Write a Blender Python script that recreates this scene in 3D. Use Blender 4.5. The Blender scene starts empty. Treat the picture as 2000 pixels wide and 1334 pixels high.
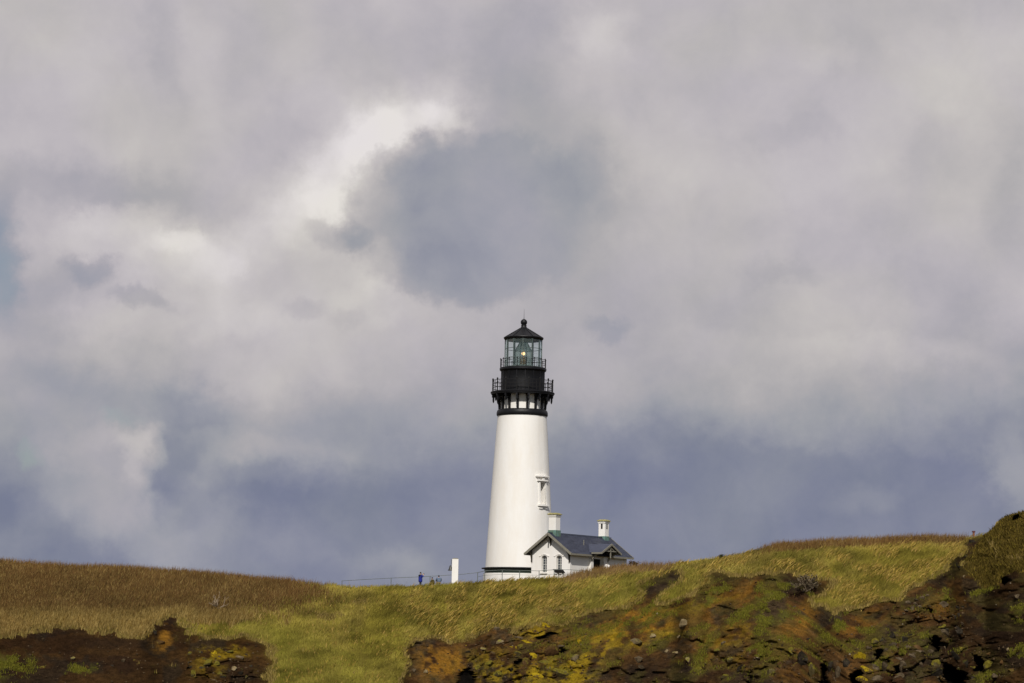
import bpy, math, random
import numpy as np
from mathutils import Vector, Matrix

random.seed(7)
SC = bpy.context.scene
COL = SC.collection
R = math.radians
PI = math.pi

# ------------------------------------------------------------------ camera
CAMZ = 12.0
LENS = 90.7
PITCH = R(6.72)
ROLL = R(1.1)
cam_d = bpy.data.cameras.new('camera')
cam_d.lens = LENS
cam_d.sensor_width = 36
cam_d.clip_start = 0.5
cam_d.clip_end = 40000
cam = bpy.data.objects.new('camera', cam_d)
COL.objects.link(cam)
CM = Matrix.Translation((0, 0, CAMZ)) @ Matrix.Rotation(PI / 2 + PITCH, 4, 'X') @ Matrix.Rotation(ROLL, 4, 'Z')
cam.matrix_world = CM
SC.camera = cam
F = LENS / 36 * 2000
RM = np.array([[CM[i][j] for j in range(3)] for i in range(3)])


def ray(px, py):
    """direction of a photograph point (numpy arrays welcome), scaled to y = 1"""
    px = np.asarray(px, float); py = np.asarray(py, float)
    u = (px - 1000) / F; v = (667 - py) / F
    d = [RM[i, 0] * u + RM[i, 1] * v - RM[i, 2] for i in range(3)]
    return d[0] / d[1], d[2] / d[1]


def P(px, py, D):
    a, b = ray(px, py)
    return Vector((float(a * D), float(D), float(CAMZ + b * D)))


# ------------------------------------------------------------------ light
SUN_EL, SUN_AZ = 42.0, 183.0          # azimuth clockwise from +Y: behind the camera
world = bpy.data.worlds.new('World')
SC.world = world
world.use_nodes = True
sun_d = bpy.data.lights.new('sun', 'SUN')
sun_d.energy = 3.75
sun_d.angle = R(0.6)
sun_d.color = (1.0, 0.95, 0.88)
sun = bpy.data.objects.new('sun', sun_d)
COL.objects.link(sun)
_az = R(SUN_AZ)
sdir = Vector((math.sin(_az) * math.cos(R(SUN_EL)), math.cos(_az) * math.cos(R(SUN_EL)), math.sin(R(SUN_EL))))
sun.rotation_euler = sdir.to_track_quat('Z', 'Y').to_euler()
sun.location = (0, -50, 120)
SC.view_settings.view_transform = 'Standard'
SC.view_settings.look = 'None'
SC.view_settings.gamma = 1
SC.view_settings.exposure = 0
SC.view_settings.use_curve_mapping = False


def lin(c):
    return tuple(((x / 255) / 12.92 if x / 255 <= 0.04045 else ((x / 255 + 0.055) / 1.055) ** 2.4) for x in c)


# ------------------------------------------------------------------ sky: blue sky with a broken cloud layer
def build_world():
    nt = world.node_tree
    nt.nodes.clear()
    N, L = nt.nodes.new, nt.links.new

    def M(op, a, b=None, c=None, clamp=False):
        n = N('ShaderNodeMath'); n.operation = op; n.use_clamp = clamp
        for i, x in enumerate((a, b, c)):
            if x is None:
                continue
            if isinstance(x, (int, float)):
                n.inputs[i].default_value = x
            else:
                L(x, n.inputs[i])
        return n.outputs[0]
    out = N('ShaderNodeOutputWorld')
    tc = N('ShaderNodeTexCoord')
    sep = N('ShaderNodeSeparateXYZ'); L(tc.outputs['Generated'], sep.inputs[0])
    az = M('ARCTAN2', sep.outputs[0], sep.outputs[1])
    el = M('ARCSINE', sep.outputs[2])

    def noise(scale, detail, rough, dist=0.0, loc=(0, 0, 0)):
        mp = N('ShaderNodeMapping'); mp.inputs['Location'].default_value = loc
        L(tc.outputs['Generated'], mp.inputs['Vector'])
        n = N('ShaderNodeTexNoise'); n.inputs['Scale'].default_value = scale
        n.inputs['Detail'].default_value = detail; n.inputs['Roughness'].default_value = rough
        n.inputs['Distortion'].default_value = dist
        L(mp.outputs[0], n.inputs['Vector'])
        return n
    comb = N('ShaderNodeCombineXYZ'); L(az, comb.inputs[0]); L(el, comb.inputs[1])
    w1 = noise(14, 6, 0.58)
    w2 = noise(75, 5, 0.6, 0, (3, 1, 2))

    def warped(amp1, amp2):
        v = comb.outputs[0]
        for w, amp in ((w1, amp1), (w2, amp2)):
            s = N('ShaderNodeVectorMath'); s.operation = 'SUBTRACT'
            L(w.outputs['Color'], s.inputs[0]); s.inputs[1].default_value = (0.5, 0.5, 0.5)
            m = N('ShaderNodeVectorMath'); m.operation = 'MULTIPLY_ADD'
            L(s.outputs[0], m.inputs[0]); m.inputs[1].default_value = (amp, amp, 0); L(v, m.inputs[2])
            v = m.outputs[0]
        return v
    vec = warped(0.022, 0.018)
    # base brightness against elevation; the cloud deck's lower edge rises to the right
    sp = N('ShaderNodeSeparateXYZ'); L(vec, sp.inputs[0])
    e0 = M('MULTIPLY_ADD', sp.outputs[0], -0.075, sp.outputs[1])
    cr = N('ShaderNodeValToRGB'); cr.color_ramp.interpolation = 'B_SPLINE'

    def ev(py):
        return (1261 - py) / F
    t = M('DIVIDE', e0, 0.30, clamp=True)
    L(t, cr.inputs[0])
    pts = [(0.0, .50), (ev(1100), .515), (ev(1000), .49), (ev(930), .50), (ev(880), .525), (ev(805), .64), (ev(720), .675),
           (ev(600), .70), (ev(300), .715), (ev(0), .715)]
    els = cr.color_ramp.elements
    els[0].position = 0; els[0].color = (pts[0][1],) * 3 + (1,)
    els[1].position = 1; els[1].color = (.70,) * 3 + (1,)
    for e_, b_ in pts[1:]:
        q = els.new(min(.999, max(0.001, e_ / 0.30))); q.color = (b_, b_, b_, 1)
    val = cr.outputs[0]
    blobs = [  # px, py, rx, ry, degrees, amount, inner edge
        (790, 215, 170, 80, 15, .10, .1), (665, 330, 210, 85, 42, .10, .1), (885, 240, 70, 45, -30, .08, .3), (740, 300, 90, 45, 30, .04, .2),
        (560, 430, 150, 110, 0, .06, .1), (710, 560, 130, 70, 0, .06, .1), (730, 480, 60, 60, 0, .03, .1), (560, 640, 260, 110, 0, .04, 0),
        (390, 500, 190, 80, 0, .07, .1), (240, 430, 120, 50, 0, .045, .1), (500, 760, 150, 90, 0, .05, 0), (300, 640, 160, 60, 0, .03, .1),
        (100, 130, 300, 210, 0, .03, 0), (180, 300, 160, 80, 0, .01, 0), (380, 110, 60, 90, 10, .02, .2),
        (650, 462, 75, 32, -8, -.075, .3), (520, 510, 60, 50, 0, -.03, .2), (590, 590, 60, 24, 0, -.04, .2), (675, 610, 40, 24, 0, -.035, .2),
        (800, 350, 80, 70, 0, -.015, .2), (890, 520, 110, 70, 0, -.02, .3), (1010, 420, 280, 190, 0, -.03, .1), (1130, 380, 150, 120, 0, -.02, .2), (1060, 250, 190, 120, -20, -.03, .1), (1080, 520, 180, 90, 0, -.02, .1), (640, 180, 110, 60, 30, .03, .2), (150, 620, 120, 50, 0, .03, .2), (100, 1000, 70, 40, 20, .03, .3), (340, 470, 60, 34, 0, .035, .4), (440, 620, 110, 50, 10, .03, .3), (640, 400, 60, 50, 0, .03, .2), (745, 520, 60, 50, -30, .05, .2),
        (1150, 360, 90, 90, 0, -.045, .2), (1010, 90, 110, 150, -10, -.05, .1), (1010, 200, 130, 90, 0, -.02, .1),
        (325, 100, 40, 150, 8, -.035, .2), (450, 160, 120, 70, 0, -.02, .1), (500, 270, 100, 60, 0, -.025, .1), (520, 60, 160, 70, 0, -.01, .1),
        (200, 370, 300, 60, -5, -.06, .1), (170, 525, 60, 35, 0, -.08, .3), (270, 590, 60, 24, -15, -.065, .3), (480, 560, 60, 24, 0, -.01, .3),
        (55, 620, 100, 90, 0, -.055, .1), (0, 490, 60, 150, 0, -.11, .2), (110, 560, 60, 60, 0, -.03, 0),
        (170, 765, 260, 60, -5, -.065, .1), (370, 830, 110, 90, 0, -.06, .3), (330, 900, 60, 60, 0, -.03, .3), (100, 830, 120, 40, 0, -.03, .1),
        (180, 940, 220, 150, 0, .06, 0), (300, 1050, 240, 80, -28, .075, .1), (275, 890, 40, 60, 0, .05, .5), (400, 1000, 80, 70, -30, .05, .3),
        (50, 1000, 80, 60, 0, -.03, 0), (60, 890, 90, 50, 0, -.03, .1), (40, 1070, 80, 40, 0, .03, .1),
        (500, 1050, 140, 70, -20, .05, 0), (560, 890, 170, 50, 0, .035, 0), (680, 800, 200, 60, 0, -.03, 0), (450, 880, 120, 50, 0, .03, .1),
        (1170, 50, 80, 70, -30, .06, .2), (1300, 290, 180, 100, 0, .04, .1), (1640, 350, 200, 110, 0, .025, .1), (1450, 370, 200, 80, 0, .02, .1),
        (1900, 130, 220, 130, 15, .035, .1), (1620, 110, 70, 30, 25, .025, .2), (1830, 300, 90, 110, 0, -.02, .2),
        (1590, 235, 70, 35, 25, -.022, .3), (1510, 265, 50, 30, 0, -.02, .3), (1520, 530, 90, 36, 0, -.035, .2),
        (1190, 650, 50, 26, 0, -.05, .3), (1640, 640, 150, 110, 0, .035, .1), (1820, 750, 110, 44, 10, -.03, .1),
        (1760, 560, 80, 50, 0, -.02, .1), (1970, 600, 80, 90, 0, .035, .1), (1970, 380, 50, 150, 0, -.035, .1),
        (1990, 920, 65, 90, 20, .10, .2), (1700, 975, 90, 35, 10, .04, .1), (1500, 960, 120, 70, 0, .03, 0),
        (1250, 1000, 90, 60, 0, .015, 0), (760, 1115, 160, 36, 0, .05, 0), (1120, 760, 150, 70, 0, .025, .1),
        (1100, 1060, 100, 50, 0, .02, 0), (1350, 700, 260, 90, 0, .015, 0), (650, 960, 200, 60, 0, -.02, .1),
    ]
    for ib, (x, y, rx, ry, ang, amt, inner) in enumerate(blobs):
        if ib and ib % 10 == 0:      # keep the shader's evaluation order serial
            sv = N('ShaderNodeVectorMath'); sv.operation = 'MULTIPLY_ADD'
            L(val, sv.inputs[0]); sv.inputs[1].default_value = (0, 0, 0); L(vec, sv.inputs[2]); vec = sv.outputs[0]
        a, b = ray(x, y)
        a = float(a); b = float(b)
        s_, e_ = math.atan2(a, 1), math.asin(b / math.sqrt(1 + a * a + b * b))
        mp = N('ShaderNodeMapping'); mp.vector_type = 'TEXTURE'
        mp.inputs['Location'].default_value = (s_, e_, 0)
        mp.inputs['Rotation'].default_value = (0, 0, R(ang) - ROLL)
        mp.inputs['Scale'].default_value = (rx * 1.25 / F, ry * 1.25 / F, 1)
        L(vec, mp.inputs['Vector'])
        ln = N('ShaderNodeVectorMath'); ln.operation = 'LENGTH'; L(mp.outputs[0], ln.inputs[0])
        mr = N('ShaderNodeMapRange'); mr.interpolation_type = 'SMOOTHSTEP'
        mr.inputs['From Min'].default_value = 1.0; mr.inputs['From Max'].default_value = inner
        mr.inputs['To Min'].default_value = 0; mr.inputs['To Max'].default_value = amt
        L(ln.outputs['Value'], mr.inputs['Value'])
        val = M('ADD', val, mr.outputs[0])
    # cloud banks with one firm edge that fade out on the other side
    for (x, y, rx, ry, ang, amt, inner, xf, xt) in [(915, 425, 250, 170, 0, -.10, .82, 760, 1280), (862, 330, 130, 80, 0, -.02, .7, 760, 1000),
                                                (700, 340, 200, 110, 48, .045, .5, 760, 420),
                                                (200, 940, 105, 130, 0, .035, .6, 320, 60), (250, 1020, 150, 80, -25, .03, .6, 380, 60), (380, 930, 110, 120, 0, -.03, .7, 270, 480), (330, 530, 130, 90, 0, .04, .6, 420, 120), (240, 450, 160, 60, 10, .04, .6, 160, 420),
                                                (420, 900, 400, 60, 0, .03, .6, 500, 1200), (1560, 760, 560, 110, -3, .035, .75, 1900, 900)]:
        a, b = ray(x, y); a = float(a); b = float(b)
        s_, e_ = math.atan2(a, 1), math.asin(b / math.sqrt(1 + a * a + b * b))
        sv = N('ShaderNodeVectorMath'); sv.operation = 'MULTIPLY_ADD'
        L(val, sv.inputs[0]); sv.inputs[1].default_value = (0, 0, 0); L(vec, sv.inputs[2]); vec = sv.outputs[0]
        mp = N('ShaderNodeMapping'); mp.vector_type = 'TEXTURE'
        mp.inputs['Location'].default_value = (s_, e_, 0); mp.inputs['Rotation'].default_value = (0, 0, R(ang) - ROLL)
        mp.inputs['Scale'].default_value = (rx * 1.12 / F, ry * 1.12 / F, 1)
        L(vec, mp.inputs['Vector'])
        ln = N('ShaderNodeVectorMath'); ln.operation = 'LENGTH'; L(mp.outputs[0], ln.inputs[0])
        mr = N('ShaderNodeMapRange'); mr.interpolation_type = 'SMOOTHSTEP'
        mr.inputs['From Min'].default_value = 1.0; mr.inputs['From Max'].default_value = inner
        mr.inputs['To Min'].default_value = 0; mr.inputs['To Max'].default_value = amt
        L(ln.outputs['Value'], mr.inputs['Value'])
        mf = N('ShaderNodeMapRange'); mf.interpolation_type = 'SMOOTHSTEP'; L(az, mf.inputs['Value'])
        mf.inputs['From Min'].default_value = math.atan2(float(ray(xt, y)[0]), 1); mf.inputs['From Max'].default_value = math.atan2(float(ray(xf, y)[0]), 1)
        mf.inputs['To Min'].default_value = 0; mf.inputs['To Max'].default_value = 1
        if xf < xt:
            mf.inputs['From Min'].default_value, mf.inputs['From Max'].default_value = mf.inputs['From Max'].default_value, mf.inputs['From Min'].default_value
            mf.inputs['To Min'].default_value = 1; mf.inputs['To Max'].default_value = 0
        val = M('ADD', val, M('MULTIPLY', mr.outputs[0], mf.outputs[0]))
    n1 = noise(9, 7, 0.55, 0.3, (5, 2, 1))
    n2 = noise(38, 6, 0.6, 0.2, (1, 7, 4))
    val = M('MULTIPLY_ADD', M('SUBTRACT', n1.outputs['Fac'], 0.5), 0.11, val)
    val = M('MULTIPLY_ADD', M('SUBTRACT', n2.outputs['Fac'], 0.5), 0.115, val)
    ramp = N('ShaderNodeValToRGB'); L(val, ramp.inputs[0])
    stops = [(.40, (104, 111, 138)), (.48, (120, 126, 147)), (.54, (137, 141, 156)), (.60, (155, 157, 166)),
             (.66, (171, 169, 174)), (.72, (188, 184, 186)), (.78, (202, 198, 197)), (.88, (228, 224, 221))]
    els = ramp.color_ramp.elements
    els[0].position = stops[0][0]; els[0].color = lin(stops[0][1]) + (1,)
    els[1].position = stops[-1][0]; els[1].color = lin(stops[-1][1]) + (1,)
    for p_, c_ in stops[1:-1]:
        q = els.new(p_); q.color = lin(c_) + (1,)
    # faint lilac / warm grey drift in the vapour
    n3 = noise(16, 4, 0.5, 0.4, (9, 3, 6))
    hue = N('ShaderNodeValToRGB'); L(n3.outputs['Fac'], hue.inputs[0])
    hue.color_ramp.elements[0].position = .38; hue.color_ramp.elements[0].color = (1.018, 1.012, .985, 1)
    hue.color_ramp.elements[1].position = .62; hue.color_ramp.elements[1].color = (1.0, .985, 1.022, 1)
    mx = N('ShaderNodeMix'); mx.data_type = 'RGBA'; mx.blend_type = 'MULTIPLY'; mx.inputs[0].default_value = 1
    L(ramp.outputs[0], mx.inputs[6]); L(hue.outputs[0], mx.inputs[7])
    bg = N('ShaderNodeBackground'); L(mx.outputs[2], bg.inputs['Color']); bg.inputs['Strength'].default_value = 1.0
    sky = N('ShaderNodeTexSky'); sky.sky_type = 'NISHITA'; sky.sun_disc = False
    sky.sun_elevation = R(SUN_EL); sky.sun_rotation = R(SUN_AZ)
    bs = N('ShaderNodeBackground'); L(sky.outputs[0], bs.inputs['Color']); bs.inputs['Strength'].default_value = 0.055
    # gaps between the clouds
    gap = None
    for (x, y, rx, ry, amt) in [(0, 510, 44, 120, .5), (8, 445, 50, 30, .35), (64, 893, 32, 24, .55), (228, 820, 36, 18, .3), (-150, 700, 120, 100, .8), (2300, 300, 160, 120, .8)]:
        a, b = ray(x, y); a = float(a); b = float(b)
        s_, e_ = math.atan2(a, 1), math.asin(b / math.sqrt(1 + a * a + b * b))
        mp = N('ShaderNodeMapping'); mp.vector_type = 'TEXTURE'
        mp.inputs['Location'].default_value = (s_, e_, 0)
        mp.inputs['Scale'].default_value = (rx * 1.3 / F, ry * 1.3 / F, 1)
        L(vec, mp.inputs['Vector'])
        ln = N('ShaderNodeVectorMath'); ln.operation = 'LENGTH'; L(mp.outputs[0], ln.inputs[0])
        mr = N('ShaderNodeMapRange'); mr.interpolation_type = 'SMOOTHSTEP'
        mr.inputs['From Min'].default_value = 1.0; mr.inputs['From Max'].default_value = 0
        mr.inputs['To Min'].default_value = 0; mr.inputs['To Max'].default_value = amt
        L(ln.outputs['Value'], mr.inputs['Value'])
        gap = mr.outputs[0] if gap is None else M('MAXIMUM', gap, mr.outputs[0])
    # behind the viewer the clouds are broken and the sun comes through
    sb_ = M('MULTIPLY_ADD', sep.outputs[1], -.55, -.02)
    sb_ = M('ADD', sb_, M('MULTIPLY', M('SUBTRACT', sep.outputs[2], .35), .45))
    nb_ = noise(3.2, 6, .55, .3, (4, 4, 1))
    mrb = N('ShaderNodeMapRange'); mrb.interpolation_type = 'SMOOTHSTEP'
    L(M('ADD', sb_, nb_.outputs['Fac']), mrb.inputs['Value'])
    mrb.inputs['From Min'].default_value = .52; mrb.inputs['From Max'].default_value = .78
    mrb.inputs['To Min'].default_value = 0; mrb.inputs['To Max'].default_value = .95
    gate = N('ShaderNodeMapRange'); L(el, gate.inputs['Value'])      # never over the strip of sky in view
    back_ = M('MAXIMUM', M('MULTIPLY', sep.outputs[1], -3, clamp=True), gate.outputs[0])
    gate.inputs['From Min'].default_value = .34; gate.inputs['From Max'].default_value = .6
    gap = M('MAXIMUM', gap, M('MULTIPLY', mrb.outputs[0], back_))
    mix = N('ShaderNodeMixShader'); L(gap, mix.inputs[0]); L(bg.outputs[0], mix.inputs[1]); L(bs.outputs[0], mix.inputs[2])
    L(mix.outputs[0], out.inputs['Surface'])


build_world()


# ------------------------------------------------------------------ numpy noise
_rng = np.random.default_rng(11)
_T = _rng.random((256, 256))


def vnoise(x, y):
    xi = np.floor(x).astype(int); yi = np.floor(y).astype(int)
    fx = x - xi; fy = y - yi
    fx = fx * fx * (3 - 2 * fx); fy = fy * fy * (3 - 2 * fy)
    a = _T[xi & 255, yi & 255]; b = _T[(xi + 1) & 255, yi & 255]
    c = _T[xi & 255, (yi + 1) & 255]; d = _T[(xi + 1) & 255, (yi + 1) & 255]
    return (a * (1 - fx) + b * fx) * (1 - fy) + (c * (1 - fx) + d * fx) * fy


def fbm(x, y, o=5, g=0.5):
    s = np.zeros_like(x, dtype=float); a = 1.0; t = 0.0
    for k in range(o):
        s += a * vnoise(x * 2 ** k + 17.3 * k, y * 2 ** k + 9.1 * k); t += a; a *= g
    return s / t


def ridged(x, y, o=5, g=0.55):
    s = np.zeros_like(x, dtype=float); a = 1.0; t = 0.0
    for k in range(o):
        s += a * (1 - np.abs(2 * vnoise(x * 2 ** k + 31.7 * k, y * 2 ** k + 5.9 * k) - 1)); t += a; a *= g
    return s / t


def cells(x, y):
    """(distance to the nearest point, edge distance, random id) of a jittered grid"""
    xi = np.floor(x).astype(int); yi = np.floor(y).astype(int)
    d1 = np.full(x.shape, 9.0); d2 = np.full(x.shape, 9.0); idv = np.zeros(x.shape)
    for i in (-1, 0, 1):
        for j in (-1, 0, 1):
            cx = xi + i; cy = yi + j
            px = cx + .15 + .7 * _T[cx & 255, cy & 255]; py = cy + .15 + .7 * _T[(cx + 71) & 255, (cy + 37) & 255]
            d = np.hypot(px - x, py - y)
            nid = _T[(cx + 13) & 255, (cy + 91) & 255]
            new = d < d1
            d2 = np.where(new, d1, np.minimum(d2, d)); idv = np.where(new, nid, idv); d1 = np.where(new, d, d1)
    return d1, d2 - d1, idv


def sstep(a, b, x):
    t = np.clip((x - a) / (b - a), 0, 1)
    return t * t * (3 - 2 * t)


# ------------------------------------------------------------------ materials
def mat(name, color, rough=0.8, spec=0.3, metal=0.0, var=0.0, vscale=3.0, bump=0.0, bscale=20.0, col2=None, streak=None):
    m = bpy.data.materials.new(name); m.use_nodes = True
    nt = m.node_tree; b = nt.nodes['Principled BSDF']
    N, L = nt.nodes.new, nt.links.new
    b.inputs['Roughness'].default_value = rough
    b.inputs['Specular IOR Level'].default_value = spec
    b.inputs['Metallic'].default_value = metal
    b.inputs['Base Color'].default_value = tuple(color) + (1,)
    tc = N('ShaderNodeTexCoord')
    if var or col2 is not None:
        c2 = col2 if col2 is not None else tuple(c * (1 - var) for c in color)
        n = N('ShaderNodeTexNoise'); n.inputs['Scale'].default_value = vscale; n.inputs['Detail'].default_value = 7
        n.inputs['Roughness'].default_value = 0.65
        if streak:
            mp = N('ShaderNodeMapping'); mp.inputs['Scale'].default_value = streak
            L(tc.outputs['Object'], mp.inputs[0]); L(mp.outputs[0], n.inputs['Vector'])
        else:
            L(tc.outputs['Object'], n.inputs['Vector'])
        r = N('ShaderNodeValToRGB'); L(n.outputs['Fac'], r.inputs[0])
        r.color_ramp.elements[0].position = .35; r.color_ramp.elements[0].color = tuple(c2) + (1,)
        r.color_ramp.elements[1].position = .62; r.color_ramp.elements[1].color = tuple(color) + (1,)
        L(r.outputs[0], b.inputs['Base Color'])
    if bump:
        n = N('ShaderNodeTexNoise'); n.inputs['Scale'].default_value = bscale; n.inputs['Detail'].default_value = 6
        L(tc.outputs['Object'], n.inputs['Vector'])
        bp = N('ShaderNodeBump'); bp.inputs['Strength'].default_value = bump; bp.inputs['Distance'].default_value = .1
        L(n.outputs['Fac'], bp.inputs['Height']); L(bp.outputs[0], b.inputs['Normal'])
    return m


MT = {}
MT['white'] = mat('white_paint', (.83, .812, .775), .6, .25, col2=(.795, .76, .70), vscale=.9, bump=.10, bscale=2.5, streak=(1, 1, .25))
MT['black'] = mat('black_iron', (.0065, .0065, .008), .5, .3, var=.3, vscale=2, bump=.1, bscale=6)
MT['green'] = mat('dark_green_paint', (.020, .035, .024), .5, .4, var=.3)
MT['trim'] = mat('grey_green_trim', (.235, .22, .175), .6, .3, var=.18, vscale=4)
MT['trimdark'] = mat('dark_brown_soffit', (.055, .05, .038), .7, .2, var=.2)
MT['slate'] = mat('slate_shingle', (.050, .058, .092), .5, .4, var=.25, vscale=1.4, bump=.2, bscale=8)
MT['slate2'] = mat('slate_shingle_dull', (.042, .048, .074), .55, .35, var=.25, vscale=1.4, bump=.2, bscale=8)
MT['copper'] = mat('verdigris_copper', (.13, .25, .22), .6, .3, col2=(.11, .14, .09), vscale=3)
MT['lichen'] = mat('lichen_cap', (.38, .34, .14), .9, .1, col2=(.20, .18, .09), vscale=6)
MT['frame'] = mat('verdigris_frame', (.075, .10, .092), .5, .4, var=.25)
MT['paleframe'] = mat('pale_sash', (.45, .45, .42), .5, .4)
MT['darkglass'] = mat('window_glass', (.028, .036, .045), .08, .6)
MT['dark'] = mat('dark_opening', (.014, .013, .012), .8, .1)
MT['rail'] = mat('weathered_rail', (.16, .18, .165), .6, .4, metal=.2, var=.2)
MT['redpost'] = mat('red_brown_post', (.22, .085, .055), .8, .2, var=.3, vscale=8)
MT['redpostcap'] = mat('dark_red_cap', (.10, .035, .035), .8, .2)
MT['skin'] = mat('skin', (.50, .30, .21), .55, .3)
MT['hair'] = mat('dark_hair', (.015, .013, .014), .6, .3)
MT['blue'] = mat('blue_jacket', (.022, .035, .26), .75, .2, var=.25, vscale=8, bump=.4, bscale=14)
MT['blackcloth'] = mat('black_cloth', (.02, .022, .028), .85, .15, bump=.3, bscale=14)
MT['greyblue'] = mat('grey_blue_jacket', (.12, .16, .23), .8, .2, var=.25, vscale=8, bump=.4, bscale=14)
MT['olive'] = mat('olive_brown_jacket', (.085, .07, .02), .85, .2, var=.3, vscale=8, bump=.4, bscale=14)
MT['jeans'] = mat('dark_trousers', (.03, .035, .055), .85, .2)
MT['khaki'] = mat('tan_trousers', (.36, .25, .13), .85, .2)
MT['twig'] = mat('pale_dead_wood', (.37, .285, .195), .85, .2, var=.3, vscale=10)
MT['twigdark'] = mat('dark_twigs', (.07, .05, .04), .9, .1)
MT['bronze'] = mat('dark_bronze', (.05, .05, .045), .45, .5, metal=.4)
MT['brass'] = mat('brass', (.45, .24, .10), .35, .5, metal=.7)


def glass_mat(name, tint, gl, rough=.05):
    m = bpy.data.materials.new(name); m.use_nodes = True
    nt = m.node_tree; nt.nodes.clear(); N, L = nt.nodes.new, nt.links.new
    o = N('ShaderNodeOutputMaterial'); t = N('ShaderNodeBsdfTransparent'); t.inputs[0].default_value = tint + (1,)
    g = N('ShaderNodeBsdfGlossy'); g.inputs['Roughness'].default_value = rough; g.inputs[0].default_value = (.9, 1, .97, 1)
    lw = N('ShaderNodeLayerWeight'); lw.inputs[0].default_value = .5; fr = N('ShaderNodeMath'); fr.operation = 'POWER'; fr.inputs[1].default_value = 4; L(lw.outputs['Facing'], fr.inputs[0])
    ad = N('ShaderNodeMath'); ad.operation = 'MULTIPLY_ADD'; ad.inputs[1].default_value = .6; ad.inputs[2].default_value = gl
    ad.use_clamp = True
    L(fr.outputs[0], ad.inputs[0])
    mx = N('ShaderNodeMixShader'); L(ad.outputs[0], mx.inputs[0]); L(t.outputs[0], mx.inputs[1]); L(g.outputs[0], mx.inputs[2])
    L(mx.outputs[0], o.inputs[0])
    return m


MT['pane'] = glass_mat('lantern_pane', (.965, .985, .98), .06)
MT['lens'] = glass_mat('fresnel_lens_glass', (.80, .85, .82), .14, .15)
MT['lensdark'] = glass_mat('fresnel_prism_glass', (.50, .57, .54), .16, .2)


def emis_mat(name, color, strength):
    m = bpy.data.materials.new(name); m.use_nodes = True
    b = m.node_tree.nodes['Principled BSDF']
    b.inputs['Base Color'].default_value = (.9, .8, .6, 1)
    b.inputs['Emission Color'].default_value = color + (1,)
    b.inputs['Emission Strength'].default_value = strength
    return m


MT['bulb'] = emis_mat('lamp_bulb', (1, .55, .24), 3.2)


def attr_mat(name, rough=.9, spec=.12, bump=0, bscale=8, fine=0.0, fscale=18, transl=0.0):
    m = bpy.data.materials.new(name); m.use_nodes = True
    nt = m.node_tree; b = nt.nodes['Principled BSDF']; N, L = nt.nodes.new, nt.links.new
    b.inputs['Roughness'].default_value = rough; b.inputs['Specular IOR Level'].default_value = spec
    a = N('ShaderNodeAttribute'); a.attribute_name = 'Col'
    src = a.outputs['Color']
    tc = N('ShaderNodeTexCoord')
    if fine:
        n = N('ShaderNodeTexNoise'); n.inputs['Scale'].default_value = fscale; n.inputs['Detail'].default_value = 5
        n.inputs['Roughness'].default_value = .7
        L(tc.outputs['Object'], n.inputs['Vector'])
        mr = N('ShaderNodeMapRange'); L(n.outputs['Fac'], mr.inputs['Value'])
        mr.inputs['From Min'].default_value = .3; mr.inputs['From Max'].default_value = .7
        mr.inputs['To Min'].default_value = 1 - fine; mr.inputs['To Max'].default_value = 1 + fine
        mx = N('ShaderNodeVectorMath'); mx.operation = 'SCALE'
        L(src, mx.inputs[0]); L(mr.outputs[0], mx.inputs['Scale']); src = mx.outputs[0]
    L(src, b.inputs['Base Color'])
    if bump:
        n = N('ShaderNodeTexNoise'); n.inputs['Scale'].default_value = bscale; n.inputs['Detail'].default_value = 8
        n.inputs['Roughness'].default_value = .7
        L(tc.outputs['Object'], n.inputs['Vector'])
        bp = N('ShaderNodeBump'); bp.inputs['Strength'].default_value = bump; bp.inputs['Distance'].default_value = .25
        L(n.outputs['Fac'], bp.inputs['Height']); L(bp.outputs[0], b.inputs['Normal'])
    return m


MT['ground'] = attr_mat('earth_and_turf', 1.0, .02, bump=.7, bscale=3.5, fine=.45, fscale=7)
MT['blades'] = attr_mat('grass_blades', 1.0, .04)


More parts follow.
